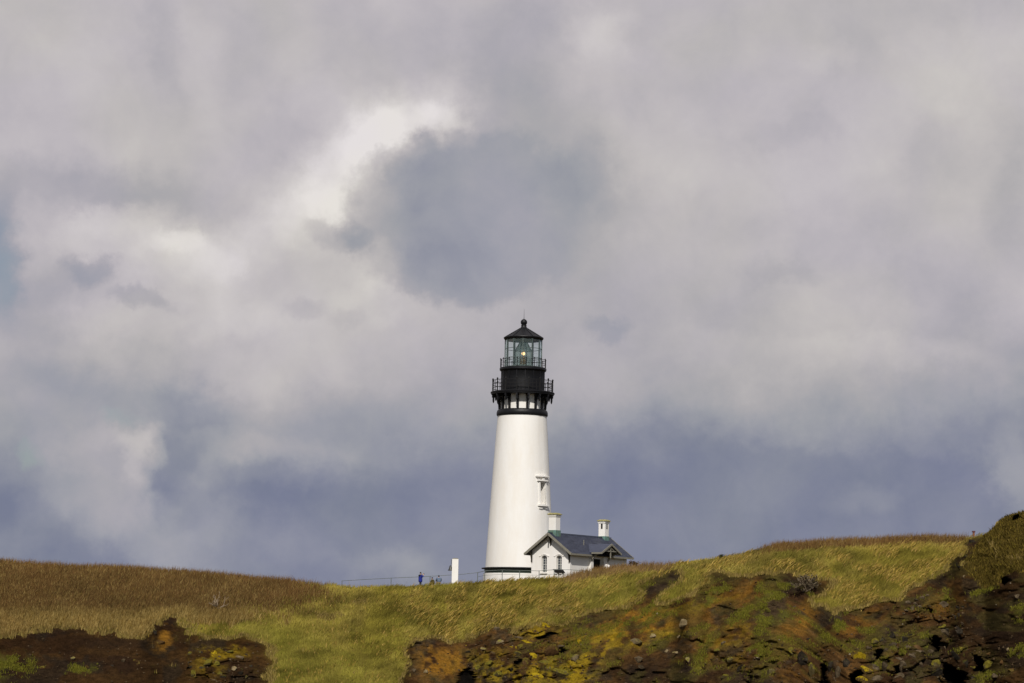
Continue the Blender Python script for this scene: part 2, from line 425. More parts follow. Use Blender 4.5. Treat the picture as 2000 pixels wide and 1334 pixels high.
def rock_mat(name, c1, c2, c3, moss=None, cover=.5):
    m = bpy.data.materials.new(name); m.use_nodes = True
    nt = m.node_tree; b = nt.nodes['Principled BSDF']; N, L = nt.nodes.new, nt.links.new
    b.inputs['Roughness'].default_value = 1; b.inputs['Specular IOR Level'].default_value = .04
    tc = N('ShaderNodeTexCoord'); g = N('ShaderNodeNewGeometry')
    oi = N('ShaderNodeObjectInfo')
    n = N('ShaderNodeTexNoise'); n.inputs['Scale'].default_value = 2.2; n.inputs['Detail'].default_value = 8
    n.inputs['Roughness'].default_value = .7
    L(g.outputs['Position'], n.inputs['Vector'])
    r = N('ShaderNodeValToRGB'); L(n.outputs['Fac'], r.inputs[0])
    e = r.color_ramp.elements
    e[0].position = .32; e[0].color = c1 + (1,); e[1].position = .68; e[1].color = c3 + (1,)
    q = e.new(.5); q.color = c2 + (1,)
    br = N('ShaderNodeMapRange'); L(oi.outputs['Random'], br.inputs['Value'])
    br.inputs['To Min'].default_value = .6; br.inputs['To Max'].default_value = 1.3
    sc = N('ShaderNodeVectorMath'); sc.operation = 'SCALE'; L(r.outputs[0], sc.inputs[0]); L(br.outputs[0], sc.inputs['Scale'])
    src = sc.outputs[0]
    if moss:
        n2 = N('ShaderNodeTexNoise'); n2.inputs['Scale'].default_value = 1.4; n2.inputs['Detail'].default_value = 8
        n2.inputs['Roughness'].default_value = .65
        L(g.outputs['Position'], n2.inputs['Vector'])
        sx = N('ShaderNodeSeparateXYZ'); L(g.outputs['Normal'], sx.inputs[0])
        ad = N('ShaderNodeMath'); ad.operation = 'MULTIPLY_ADD'; L(sx.outputs[2], ad.inputs[0]); ad.inputs[1].default_value = .16
        L(n2.outputs['Fac'], ad.inputs[2])
        mr = N('ShaderNodeMapRange'); L(ad.outputs[0], mr.inputs['Value'])
        mr.inputs['From Min'].default_value = .80 - cover * .5; mr.inputs['From Max'].default_value = .86 - cover * .5
        mx = N('ShaderNodeMix'); mx.data_type = 'RGBA'; L(mr.outputs[0], mx.inputs[0]); L(src, mx.inputs[6])
        n3 = N('ShaderNodeTexNoise'); n3.inputs['Scale'].default_value = 6; n3.inputs['Detail'].default_value = 5
        L(g.outputs['Position'], n3.inputs['Vector'])
        rr = N('ShaderNodeValToRGB'); L(n3.outputs['Fac'], rr.inputs[0])
        rr.color_ramp.elements[0].position = .35; rr.color_ramp.elements[0].color = tuple(x * .5 for x in moss) + (1,)
        rr.color_ramp.elements[1].position = .65; rr.color_ramp.elements[1].color = moss + (1,)
        L(rr.outputs[0], mx.inputs[7])
        src = mx.outputs[2]
    L(src, b.inputs['Base Color'])
    n4 = N('ShaderNodeTexNoise'); n4.inputs['Scale'].default_value = 5; n4.inputs['Detail'].default_value = 9
    n4.inputs['Roughness'].default_value = .7
    L(g.outputs['Position'], n4.inputs['Vector'])
    bp = N('ShaderNodeBump'); bp.inputs['Strength'].default_value = .8; bp.inputs['Distance'].default_value = .15
    L(n4.outputs['Fac'], bp.inputs['Height']); L(bp.outputs[0], b.inputs['Normal'])
    return m


MT['rock_pale'] = rock_mat('pale_boulder', (.09, .065, .032), (.18, .135, .07), (.29, .23, .135), (.26, .22, .05), .35)
MT['rock_grey'] = rock_mat('grey_brown_rock', (.024, .018, .011), (.085, .062, .036), (.165, .125, .075))
MT['rock_dark'] = rock_mat('dark_basalt', (.008, .007, .006), (.025, .020, .014), (.055, .045, .032), (.07, .06, .012), .35)
MT['rock_brown'] = rock_mat('rusty_brown_rock', (.03, .016, .007), (.075, .040, .015), (.13, .075, .032), (.13, .10, .018), .4)
MT['rock_moss'] = rock_mat('yellow_mossed_rock', (.04, .025, .01), (.09, .06, .02), (.13, .09, .03), (.40, .28, .014), .72)
MT['rock_olive'] = rock_mat('olive_mossed_rock', (.03, .022, .01), (.065, .05, .02), (.12, .10, .05), (.17, .14, .02), .6)


# ------------------------------------------------------------------ mesh helpers
class MB:
    def __init__(self):
        self.v = []; self.f = []

    def add(self, vs, fs):
        o = len(self.v); self.v += [tuple(x) for x in vs]; self.f += [tuple(i + o for i in f) for f in fs]
        return self

    def box(self, c, s, M_=None):
        x, y, z = s[0] / 2, s[1] / 2, s[2] / 2
        vs = [Vector((sx * x, sy * y, sz * z)) for sx in (-1, 1) for sy in (-1, 1) for sz in (-1, 1)]
        if M_ is not None:
            vs = [M_ @ v for v in vs]
        vs = [v + Vector(c) for v in vs]
        return self.add(vs, [(0, 1, 3, 2), (4, 6, 7, 5), (0, 4, 5, 1), (2, 3, 7, 6), (0, 2, 6, 4), (1, 5, 7, 3)])

    def bar(self, a, b, w, h=None, up=(0, 0, 1)):
        a = Vector(a); b = Vector(b); h = h or w
        d = (b - a); ln = d.length; d.normalize()
        u = Vector(up)
        if abs(d.dot(u)) > .98:
            u = Vector((1, 0, 0))
        s = d.cross(u).normalized(); t = s.cross(d)
        vs = []
        for p in (a, b):
            for i, j in ((-1, -1), (1, -1), (1, 1), (-1, 1)):
                vs.append(p + s * (i * w / 2) + t * (j * h / 2))
        return self.add(vs, [(3, 2, 1, 0), (4, 5, 6, 7), (0, 1, 5, 4), (1, 2, 6, 5), (2, 3, 7, 6), (3, 0, 4, 7)])

    def tube(self, pts, rad, n=8, cap=True):
        pts = [Vector(p) for p in pts]
        if not hasattr(rad, '__len__'):
            rad = [rad] * len(pts)
        o = len(self.v); prev = None
        for i, p in enumerate(pts):
            d = (pts[min(i + 1, len(pts) - 1)] - pts[max(i - 1, 0)]).normalized()
            u = Vector((0, 0, 1)) if abs(d.z) < .95 else Vector((1, 0, 0))
            s = d.cross(u).normalized(); t = s.cross(d)
            for k in range(n):
                a = 2 * PI * k / n
                self.v.append(tuple(p + (s * math.cos(a) + t * math.sin(a)) * rad[i]))
        for i in range(len(pts) - 1):
            for k in range(n):
                k2 = (k + 1) % n
                self.f.append((o + i * n + k, o + i * n + k2, o + (i + 1) * n + k2, o + (i + 1) * n + k))
        if cap:
            self.f.append(tuple(o + k for k in range(n))[::-1])
            self.f.append(tuple(o + (len(pts) - 1) * n + k for k in range(n)))
        return self

    def lathe(self, prof, n=64, c=(0, 0), a0=0.0, close=False):
        o = len(self.v)
        for r, z in prof:
            for k in range(n):
                a = a0 + 2 * PI * k / n
                self.v.append((c[0] + r * math.cos(a), c[1] + r * math.sin(a), z))
        m = len(prof)
        for i in range(m - 1 + (1 if close else 0)):
            j = (i + 1) % m
            for k in range(n):
                k2 = (k + 1) % n
                self.f.append((o + i * n + k, o + i * n + k2, o + j * n + k2, o + j * n + k))
        return self

    def poly(self, pts, th, nrm):
        """flat polygon extruded by th along nrm"""
        nrm = Vector(nrm).normalized() * th
        n = len(pts)
        vs = [Vector(p) for p in pts] + [Vector(p) + nrm for p in pts]
        fs = [tuple(range(n))[::-1], tuple(range(n, 2 * n))]
        fs += [(i, (i + 1) % n, n + (i + 1) % n, n + i) for i in range(n)]
        return self.add(vs, fs)

    def mesh(self, name, m, smooth=False, angle=None):
        me = bpy.data.meshes.new(name); me.from_pydata(self.v, [], self.f)
        me.materials.append(m)
        import bmesh
        bm = bmesh.new(); bm.from_mesh(me)
        bmesh.ops.recalc_face_normals(bm, faces=bm.faces); bm.to_mesh(me); bm.free()
        if smooth:
            me.polygons.foreach_set('use_smooth', [True] * len(me.polygons))
            me.set_sharp_from_angle(angle=R(angle or 35))
        me.update()
        return me

    def build(self, name, m, parent=None, smooth=False, angle=None):
        o = bpy.data.objects.new(name, self.mesh(name, m, smooth, angle))
        COL.objects.link(o)
        if parent is not None:
            o.parent = parent
        return o


def tag(o, label=None, cat=None, group=None, kind=None):
    for k, v in (('label', label), ('category', cat), ('group', group), ('kind', kind)):
        if v:
            o[k] = v
    return o


def thing(name, loc, rz=0, label=None, cat=None, group=None):
    o = bpy.data.objects.new(name, None); COL.objects.link(o)
    o.location = loc; o.rotation_euler = (0, 0, rz); o.empty_display_size = .5
    return tag(o, label, cat, group)


def link(name, me, parent=None, loc=(0, 0, 0), rot=(0, 0, 0), scale=(1, 1, 1)):
    o = bpy.data.objects.new(name, me); COL.objects.link(o)
    o.location = loc; o.rotation_euler = rot; o.scale = scale
    if parent is not None:
        o.parent = parent
    return o


# ================================================================== TERRAIN
def interp(pts, x):
    a = np.array(pts, float)
    return np.interp(x, a[:, 0], a[:, 1])


CREST = [(-20000, 1010), (-3000, 1050), (-600, 1085), (0, 1101), (150, 1109), (300, 1116), (450, 1127), (600, 1141), (700, 1147), (800, 1146),
         (860, 1143), (900, 1140), (950, 1135), (1030, 1133), (1060, 1132), (1100, 1129), (1130, 1122), (1160, 1115),
         (1200, 1111), (1250, 1107), (1300, 1106), (1350, 1098), (1400, 1090), (1450, 1085), (1490, 1073), (1530, 1066),
         (1600, 1062), (1700, 1058), (1800, 1053), (1870, 1055), (1900, 1050), (1925, 1043), (1936, 1036), (1944, 1024), (1953, 1016),
         (1970, 1008), (2000, 1001), (2060, 990), (2200, 975), (2600, 980), (4000, 1040), (20000, 1100)]
DCREST = [(-20000, 250), (-600, 248), (0, 252), (400, 256), (700, 262), (1000, 266), (1200, 264), (1300, 258), (1500, 250), (1700, 244),
          (1850, 241), (1925, 239), (2000, 234), (2300, 218), (20000, 210)]

xs_f = np.arange(-240, 2241, 2.6)
xs_l = -240 - np.cumsum(8 * 1.12 ** np.arange(45))[::-1]
xs_r = 2240 + np.cumsum(8 * 1.12 ** np.arange(45))
XS = np.concatenate([xs_l[xs_l > -20000], xs_f, xs_r[xs_r < 20000]])
NR = 265
YBOT = 1356.0
YC = interp(CREST, XS)
# soften the traced crest a little, then give it small natural irregularities
YC = YC + (fbm(XS * .02, XS * 0 + 3, 4) - .5) * 5
TT = np.linspace(0, 1, NR)
PX = np.repeat(XS[:, None], NR, 1)
PY = YC[:, None] + TT[None, :] * (YBOT - YC[:, None])


def inside(poly, x, y):
    p = np.array(poly, float); res = np.zeros(x.shape, bool)
    j = len(p) - 1
    for i in range(len(p)):
        xi, yi = p[i]; xj, yj = p[j]
        if yi != yj:
            c = ((yi > y) != (yj > y)) & (x < (xj - xi) * (y - yi) / (yj - yi) + xi)
            res ^= c
        j = i
    return res


def blur(a, n):
    for _ in range(n):
        b = a.copy()
        b[1:-1] = (a[:-2] + 2 * a[1:-1] + a[2:]) / 4
        a = b.copy()
        a[:, 1:-1] = (b[:, :-2] + 2 * b[:, 1:-1] + b[:, 2:]) / 4
    return a


WX = PX + (fbm(PX * .05, PY * .05, 4) - .5) * 26 + (fbm(PX * .22, PY * .3 + 40, 4) - .5) * 22
WY = PY + (fbm(PX * .05 + 50, PY * .05, 4) - .5) * 14 + (fbm(PX * .22 + 9, PY * .3 + 70, 4) - .5) * 17

SOIL = [
    [(-600, 1246), (0, 1246), (35, 1241), (60, 1230), (100, 1226), (140, 1229), (175, 1230), (210, 1236), (240, 1246), (270, 1248), (288, 1240),
     (300, 1216), (318, 1206), (348, 1207), (362, 1222), (372, 1240), (392, 1247), (425, 1246), (450, 1247), (472, 1241), (492, 1250),
     (522, 1260), (532, 1290), (522, 1334), (530, 1460), (-600, 1460)],
    [(790, 1268), (806, 1250), (842, 1241), (872, 1250), (905, 1255), (925, 1244), (945, 1230), (968, 1222), (985, 1226), (1000, 1238), (1035, 1224),
     (1060, 1221), (1100, 1217), (1140, 1202), (1205, 1190), (1240, 1176), (1250, 1160), (1246, 1149), (1262, 1133), (1290, 1121),
     (1330, 1111), (1334, 1128), (1308, 1150), (1290, 1166), (1268, 1180), (1290, 1180), (1340, 1165), (1376, 1142), (1378, 1126), (1386, 1114),
     (1420, 1124), (1462, 1124), (1500, 1121), (1532, 1114), (1548, 1126), (1580, 1129), (1622, 1131), (1606, 1160), (1584, 1180),
     (1604, 1190), (1650, 1188), (1700, 1180), (1745, 1172), (1800, 1136), (1850, 1106), (1878, 1078), (1886, 1060), (1904, 1050), (1925, 1050),
     (1935, 1060), (1940, 1090), (2600, 1100), (2600, 1460), (760, 1460), (775, 1334), (800, 1300)],
    [(1046, 1203), (1072, 1192), (1112, 1185), (1096, 1198), (1062, 1209)],
    [(1142, 1197), (1182, 1189), (1212, 1183), (1200, 1193), (1152, 1204)],
    [(610, 1208), (650, 1199), (672, 1204), (640, 1213)],
    [(684, 1176), (722, 1167), (704, 1184)],
    [(925, 1225), (950, 1212), (990, 1205), (975, 1218)],
    [(1560, 1090), (1600, 1084), (1612, 1090), (1580, 1096)],
]
soil = np.zeros(PX.shape)
for poly in SOIL:
    soil = np.maximum(soil, inside(poly, WX, WY).astype(float))


def ell(cx, cy, rx, ry, ang=0, soft=.45):
    a = R(ang); dx = WX - cx; dy = WY - cy
    u = (dx * math.cos(a) - dy * math.sin(a)) / rx; v = (dx * math.sin(a) + dy * math.cos(a)) / ry
    d = np.hypot(u, v)
    return 1 - sstep(1 - soft, 1 + soft, d)


GREEN = [(1300, 1172, 42, 11, 25), (1335, 1148, 44, 10, 30), (1385, 1172, 15, 8, 0), (1402, 1152, 20, 7, 20), (1450, 1201, 24, 10, 25), (1420, 1215, 9, 6, 0),
         (1240, 1208, 30, 5, 30), (1512, 1164, 26, 8, 10), (1494, 1183, 10, 8, 0), (1498, 1213, 20, 9, 0), (1526, 1204, 12, 9, 30), (1484, 1240, 14, 22, 0),
         (1480, 1270, 16, 10, 0), (1632, 1220, 9, 15, 20), (1604, 1250, 16, 9, 30), (1537, 1143, 15, 4, 0), (1846, 1166, 8, 10, 0), (1920, 1152, 20, 7, 20),
         (1992, 1274, 14, 10, 0), (1757, 1271, 11, 7, 0), (376, 1229, 20, 7, -30), (394, 1237, 8, 8, -40), (160, 1306, 22, 7, 0), (15, 1300, 40, 22, 0),
         (1805, 1243, 12, 6, 0), (1990, 1195, 14, 16, 0), (1930, 1320, 22, 8, 20), (1660, 1186, 12, 5, 0), (1870, 1270, 10, 5, 0), (1216, 1238, 10, 5, 0)]
ORANGE = [(1210, 1218, 75, 16, 28, .9), (1160, 1240, 45, 14, 25, .7), (1290, 1215, 55, 20, 20, .8), (865, 1300, 40, 22, 0, .9), (850, 1275, 45, 12, 0, .6),
          (316, 1250, 16, 22, -25, .8), (1576, 1205, 20, 26, 0, .7), (1690, 1215, 60, 16, 20, .6), (1460, 1150, 50, 20, 15, .5), (1400, 1190, 70, 18, 20, .4),
          (1110, 1262, 50, 18, 25, .4), (1560, 1320, 50, 14, 0, .4), (1390, 1250, 60, 20, 20, .35), (1840, 1180, 50, 25, 0, .35), (1540, 1230, 40, 20, 30, .5)]
YELLOW = [(1120, 1290, 100, 34, 25, .6), (1240, 1250, 80, 16, 20, .4), (1430, 1240, 60, 20, 20, .35), (960, 1300, 60, 26, 0, .5), (1330, 1190, 70, 12, 15, .35), (1055, 1232, 42, 13, 15, .8), (1090, 1300, 60, 16, 25, .8), (1040, 1325, 60, 16, 20, .7), (1190, 1230, 14, 5, 0, 1), (1180, 1245, 34, 7, 15, .7),
          (1120, 1322, 40, 14, 0, .8), (430, 1276, 48, 12, 0, .55), (405, 1300, 30, 20, 0, .35), (1390, 1178, 60, 5, 15, .3), (1350, 1235, 30, 8, 0, .25),
          (1470, 1290, 40, 18, 0, .35), (1360, 1290, 40, 14, 0, .25), (1720, 1290, 20, 30, 0, .3), (985, 1320, 40, 14, 0, .5), (1300, 1240, 20, 8, 0, .7)]
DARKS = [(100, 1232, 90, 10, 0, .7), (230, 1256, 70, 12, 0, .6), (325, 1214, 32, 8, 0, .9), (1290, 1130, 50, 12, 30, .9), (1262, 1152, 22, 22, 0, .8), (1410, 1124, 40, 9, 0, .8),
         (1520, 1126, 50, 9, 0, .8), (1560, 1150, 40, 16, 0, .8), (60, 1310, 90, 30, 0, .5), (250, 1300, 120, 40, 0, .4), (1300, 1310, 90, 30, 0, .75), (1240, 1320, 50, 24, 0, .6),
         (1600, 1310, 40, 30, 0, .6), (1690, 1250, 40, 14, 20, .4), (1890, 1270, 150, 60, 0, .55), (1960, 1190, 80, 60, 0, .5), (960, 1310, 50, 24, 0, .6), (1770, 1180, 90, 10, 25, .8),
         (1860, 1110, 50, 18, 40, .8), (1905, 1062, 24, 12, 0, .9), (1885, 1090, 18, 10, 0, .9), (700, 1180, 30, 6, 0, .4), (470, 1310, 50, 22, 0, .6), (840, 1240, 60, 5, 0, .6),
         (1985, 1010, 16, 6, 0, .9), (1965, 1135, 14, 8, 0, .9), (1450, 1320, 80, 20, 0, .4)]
green_m = np.zeros(PX.shape)
for e_ in GREEN:
    green_m = np.maximum(green_m, ell(*e_, soft=.8) * (.75 + .25 * (e_[1] < 1180)))
SCRUB = [(1938, 1026), (1960, 1000), (2000, 985), (2600, 950), (2600, 1120), (2000, 1108), (1960, 1130), (1920, 1150), (1895, 1120), (1890, 1095), (1925, 1052)]
scrub = inside(SCRUB, WX, WY).astype(float)
scrub = blur(scrub, 2)
soil_soft = blur(soil, 30)
_n1 = fbm(PX * .09 + 3, PY * .14, 5); _n2 = fbm(PX * .03 + 8, PY * .05, 3)
firm = np.maximum(sstep(.42, .58, _n2), np.exp(-((PX - 1285) / 60) ** 2 - ((PY - 1140) / 32) ** 2) * 2).clip(0, 1)
firm = firm * (1 - .75 * sstep(700, 560, PX))
soft_ = sstep(.28, .72, blur(soil, 60) + (_n1 - .5) * 1.5)
soil = blur(soil, 2) * firm + soft_ * (1 - firm)
soil = blur(soil, 1)

# march every column down from the crest with the local steepness: real distances
DD = np.zeros(PX.shape)
DD[:, 0] = interp(DCREST, XS)
_, EL = ray(PX, PY)
for j in range(1, NR):
    dpy = PY[:, j] - YC
    ts = .14 + .26 * sstep(0, 45, dpy) + .38 * soil_soft[:, j] + .25 * sstep(1870, 1960, XS)
    de = EL[:, j - 1] - EL[:, j]
    DD[:, j] = DD[:, j - 1] - DD[:, j - 1] * de / np.maximum(ts - EL[:, j], .07)
RX, _ = ray(PX, PY)
A_ = RX * DD                      # world x before relief
B_ = CAMZ + EL * DD + .35 * DD    # along-slope coordinate
# relief, pushed along the slope's depth
fade = sstep(0, 14, PY - YC[:, None])
disp = (fbm(A_ * .12, B_ * .12, 4) - .5) * 2.2 * fade
disp += (fbm(A_ * .8 + 5, B_ * .9, 4) - .5) * .55 * fade
Zs_ = (CAMZ + EL * DD)
tilt = np.radians(24) * sstep(820, 1000, PX) * sstep(1700, 1500, PX) + np.radians(14) * sstep(1500, 1700, PX)
U_ = A_ * np.cos(tilt) + Zs_ * np.sin(tilt); V_ = -A_ * np.sin(tilt) + Zs_ * np.cos(tilt)
crag = ridged(U_ * .42, V_ * .75 + 11, 5)
d1, de1, cid = cells(U_ * .5 + fbm(A_, B_, 3) * .7, V_ * .9)
disp += (fbm(U_ * .5 + 3, V_ * 1.1, 4) - .5) * .5 * fade * (1 - soil)
rockish = np.zeros(PX.shape)
for e_ in [(1050, 1285, 110, 60, 0), (1760, 1300, 90, 45, 0), (440, 1310, 70, 40, 0), (1520, 1310, 150, 40, 0), (1880, 1290, 130, 60, 0), (960, 1300, 60, 40, 0), (1180, 1320, 60, 20, 0),
           (1830, 1200, 60, 20, 20), (1620, 1300, 50, 40, 0)]:
    rockish = np.maximum(rockish, ell(*e_, soft=.5))
rockish *= blur(soil, 3)
ssoil = blur(soil, 1) * (1 - .8 * green_m)
lipn = sstep(.35, .65, fbm(A_ * .22 + 7, B_ * .3, 3))
disp += ssoil * fade * (.06 + .55 * lipn * firm + (crag - .5) * (.35 + 1.0 * rockish) + (fbm(A_ * 2.6, Zs_ * 3.1, 3) - .5) * (.12 + .2 * rockish))
rk2 = (.45 + .55 * sstep(1600, 1700, PX)) * np.clip(rockish - .55 * sstep(1130, 1200, PX) * sstep(1700, 1640, PX) - .45 * sstep(1850, 1900, PX), 0, 1)
disp += rk2 * fade * ((cid - .5) * 1.1 + .6 * (1 - sstep(0, .16, de1)) + (ridged(U_ * 1.2, V_ * 1.6, 4) - .5) * .6)
# dark clefts and hollows in the cliff
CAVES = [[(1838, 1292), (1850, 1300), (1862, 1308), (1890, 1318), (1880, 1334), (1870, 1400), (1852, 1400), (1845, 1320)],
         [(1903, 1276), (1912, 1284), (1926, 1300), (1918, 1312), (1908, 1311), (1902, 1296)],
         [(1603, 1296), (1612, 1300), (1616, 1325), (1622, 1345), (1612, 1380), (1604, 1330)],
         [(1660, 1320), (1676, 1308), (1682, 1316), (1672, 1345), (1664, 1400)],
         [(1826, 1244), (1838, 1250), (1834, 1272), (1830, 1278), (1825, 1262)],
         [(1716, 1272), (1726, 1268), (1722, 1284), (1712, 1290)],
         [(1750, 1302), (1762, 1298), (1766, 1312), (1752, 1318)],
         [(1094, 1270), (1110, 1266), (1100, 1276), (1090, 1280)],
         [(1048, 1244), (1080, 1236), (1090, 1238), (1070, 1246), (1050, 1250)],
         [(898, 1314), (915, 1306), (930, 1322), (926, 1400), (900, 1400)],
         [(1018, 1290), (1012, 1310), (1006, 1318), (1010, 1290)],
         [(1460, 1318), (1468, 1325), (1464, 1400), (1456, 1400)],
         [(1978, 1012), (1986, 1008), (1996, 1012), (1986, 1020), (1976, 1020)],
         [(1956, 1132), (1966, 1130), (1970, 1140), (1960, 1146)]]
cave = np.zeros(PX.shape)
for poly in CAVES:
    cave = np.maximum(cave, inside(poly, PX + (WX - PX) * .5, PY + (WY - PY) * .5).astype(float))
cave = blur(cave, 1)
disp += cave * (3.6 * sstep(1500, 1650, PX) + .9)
disp *= sstep(6000, 2600, np.abs(PX - 1000))
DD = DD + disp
VX = RX * DD; VY = DD; VZ = CAMZ + EL * DD

# ---- colours: what each patch of ground is made of, with some shade painted in
def C3(c):
    return np.array(c, float)[None, None, :]


def mixc(col, c, m):
    return col * (1 - m[..., None]) + C3(c) * m[..., None]


na = fbm(U_ * .3, V_ * .6 + 5, 5); nb = fbm(U_ * 1.1, V_ * 1.7, 5); nc = fbm(A_ * .16 + 3, B_ * .16, 3)
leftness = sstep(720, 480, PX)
soilc = C3((.075, .038, .012)) * (.55 + .9 * nb[..., None])
soilc = mixc(soilc, (.028, .014, .008), sstep(.45, .62, na) * .7)
soilc = mixc(soilc, (.030, .026, .018), sstep(.5, .62, fbm(A_ * .5 + 20, B_ * .5, 4)) * .6)
ng = fbm(U_ * 2.2, V_ * 6.5, 4)
ng = ng * (1 - .7 * leftness) + .5 * .7 * leftness
soilc = soilc * (.35 + 1.3 * ng[..., None])
soilc = soilc * (1 - leftness * .45)[..., None] * (1 - .35 * sstep(1780, 1900, PX))[..., None]  # cloud shade painted into the soil colour towards both sides
for e_ in ORANGE:
    soilc = mixc(soilc, (.20, .095, .012), ell(*e_[:5], soft=.7) * e_[5] * sstep(.25, .5, nb))
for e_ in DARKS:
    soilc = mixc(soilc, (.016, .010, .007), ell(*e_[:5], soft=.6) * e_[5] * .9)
for e_ in YELLOW:
    soilc = mixc(soilc, (.25, .17, .010), ell(*e_[:5], soft=.6) * e_[5] * sstep(.38, .58, nb))
mossy = .85 * sstep(.50, .66, fbm(U_ * .45 + 30, V_ * .9, 5)) * sstep(1000, 1150, PX) * sstep(1900, 1700, PX)
soilc = mixc(soilc, (.075, .060, .012), mossy * .75)
soilc = mixc(soilc, (.06, .05, .014), sstep(.48, .62, fbm(U_ * .6 + 3, V_ * 1.1, 5)) * .45 * sstep(700, 1000, PX))
soilc = soilc * (.55 + .9 * fbm(U_ * 3.2 + 7, V_ * 8, 3)[..., None])
soilc = mixc(soilc, (.085, .085, .014), green_m * sstep(.35, .6, nb) * .85)
grassc = C3((.13, .10, .02)) * (.6 + .8 * nb[..., None])
brown_m = np.clip(np.maximum(sstep(670, 540, PX + (nc - .5) * 260 + (na - .5) * 160 + (PY - 1140) * .9) * sstep(1226, 1212, PY + (nb - .5) * 30 - (PX - 400).clip(0) * .0), 0), 0, 1)
brown_m = np.maximum(brown_m, sstep(345, 270, PX + (nb - .5) * 60) * .9)
brown_m = np.maximum(brown_m, sstep(1470, 1530, PX) * sstep(16, 6, PY - YC[:, None]) * sstep(1900, 1860, PX))
brown_m = np.maximum(brown_m, sstep(1085, 1120, PX) * sstep(1330, 1270, PX) * sstep(17, 6, PY - YC[:, None]) * .8)
grassc = mixc(grassc, (.065, .035, .012), brown_m)
scrubc = C3((.075, .055, .014)) * (.5 + 1.0 * nb[..., None])
soil_c = np.clip(.35 * soil + .65 * blur(soil, 14) + (fbm(PX * .25, PY * .4, 3) - .5) * .25 * (blur(soil, 14) * 4 * (1 - blur(soil, 14))), 0, 1)
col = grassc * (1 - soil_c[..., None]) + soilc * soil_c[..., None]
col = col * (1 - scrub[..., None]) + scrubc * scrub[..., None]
col = mixc(col, (.006, .005, .004), cave)  # near-black painted into the clefts to deepen their shade
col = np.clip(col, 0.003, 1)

# extra rows: plateau behind the crest and cliff foot, beach and knoll towards the camera
back = [3, 8, 14, 22, 32, 45, 70, 120, 200, 340, 600]
NB = len(back)
Dc = DD[:, 0]; Zc = VZ[:, 0]
pl_flat = CAMZ + 6.75
BX = []; BY = []; BZ = []
for s in back[::-1]:
    w = sstep(0, 26, np.array(s))
    w2 = sstep(120, 600, np.array(s))
    zz = Zc - .35 * w * 1.2
    tgt = np.minimum(Zc - .3, interp([(-20000, 17), (0, Zc[np.argmin(abs(XS))] - .4), (600, 18.1), (760, 17.9), (900, 18.2), (1020, 18.55), (1250, 18.7), (1500, 19.5), (1900, 20.6), (20000, 20)], XS))
    zz = zz * (1 - w) + tgt * w
    zz = zz * (1 - w2) + (-3.0) * w2
    BX.append(RX[:, 0] * (Dc + s)); BY.append(Dc + s); BZ.append(zz)
DB = DD[:, -1]; ZB = VZ[:, -1]
front = [(-4, -2.8), (-9, -5.5), (-14, -7.0)]
FX = []; FY = []; FZ = []
for dd, dz in front:
    d = DB + dd
    FX.append(RX[:, -1] * d); FY.append(d); FZ.append(np.maximum(ZB + dz, 3.2))
for d, z in [(195, 2.9), (150, 2.6), (100, 2.9), (60, 4.5), (40, 7.5), (24, 9.8), (8, 10.3)]:
    d = np.full(XS.shape, float(d))
    FX.append(RX[:, -1] * d); FY.append(d); FZ.append(np.full(XS.shape, z))
AX = np.concatenate([np.stack(BX, 1), VX, np.stack(FX, 1)], 1)
AY = np.concatenate([np.stack(BY, 1), VY, np.stack(FY, 1)], 1)
AZ = np.concatenate([np.stack(BZ, 1), VZ, np.stack(FZ, 1)], 1)
NCX, NRT = AX.shape
bc = np.tile(np.array([[.075, .055, .018]]), (NCX * NB, 1)).reshape(NCX, NB, 3)
fc = np.tile(np.array([[.07, .055, .04]]), (NCX * len(FX), 1)).reshape(NCX, len(FX), 3)
AC = np.concatenate([bc, col, fc], 1)


def grid_mesh(name, X, Y, Z, Cc, m, smooth=True):
    nx, ny = X.shape
    me = bpy.data.meshes.new(name)
    co = np.stack([X, Y, Z], -1).reshape(-1, 3).astype(np.float32)
    idx = np.arange(nx * ny).reshape(nx, ny)
    q = np.stack([idx[:-1, :-1], idx[:-1, 1:], idx[1:, 1:], idx[1:, :-1]], -1).reshape(-1, 4).astype(np.int32)
    me.vertices.add(len(co)); me.vertices.foreach_set('co', co.ravel())
    me.loops.add(q.size); me.loops.foreach_set('vertex_index', q.ravel())
    me.polygons.add(len(q)); me.polygons.foreach_set('loop_start', np.arange(0, q.size, 4, dtype=np.int32))
    me.update(calc_edges=True)
    a = me.attributes.new('Col', 'FLOAT_COLOR', 'POINT')
    rgba = np.concatenate([Cc.reshape(-1, 3), np.ones((len(co), 1))], 1).astype(np.float32)
    a.data.foreach_set('color', rgba.ravel())
    if smooth:
        me.polygons.foreach_set('use_smooth', np.ones(len(q), bool))
    me.materials.append(m)
    me.update()
    return me


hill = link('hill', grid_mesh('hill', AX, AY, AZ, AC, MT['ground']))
tag(hill, 'headland hill with grassy top and eroded brown earth cliff', kind='structure')


def gpt(px, py):
    """world point of the hill seen at a photograph point"""
    i = int(np.clip(np.searchsorted(XS, px), 1, len(XS) - 1))
    f = (px - XS[i - 1]) / (XS[i] - XS[i - 1])
    out = []
    for k in (i - 1, i):
        out.append([np.interp(py, PY[k], a[k]) for a in (VX, VY, VZ)])
    return Vector([out[0][c] * (1 - f) + out[1][c] * f for c in range(3)])


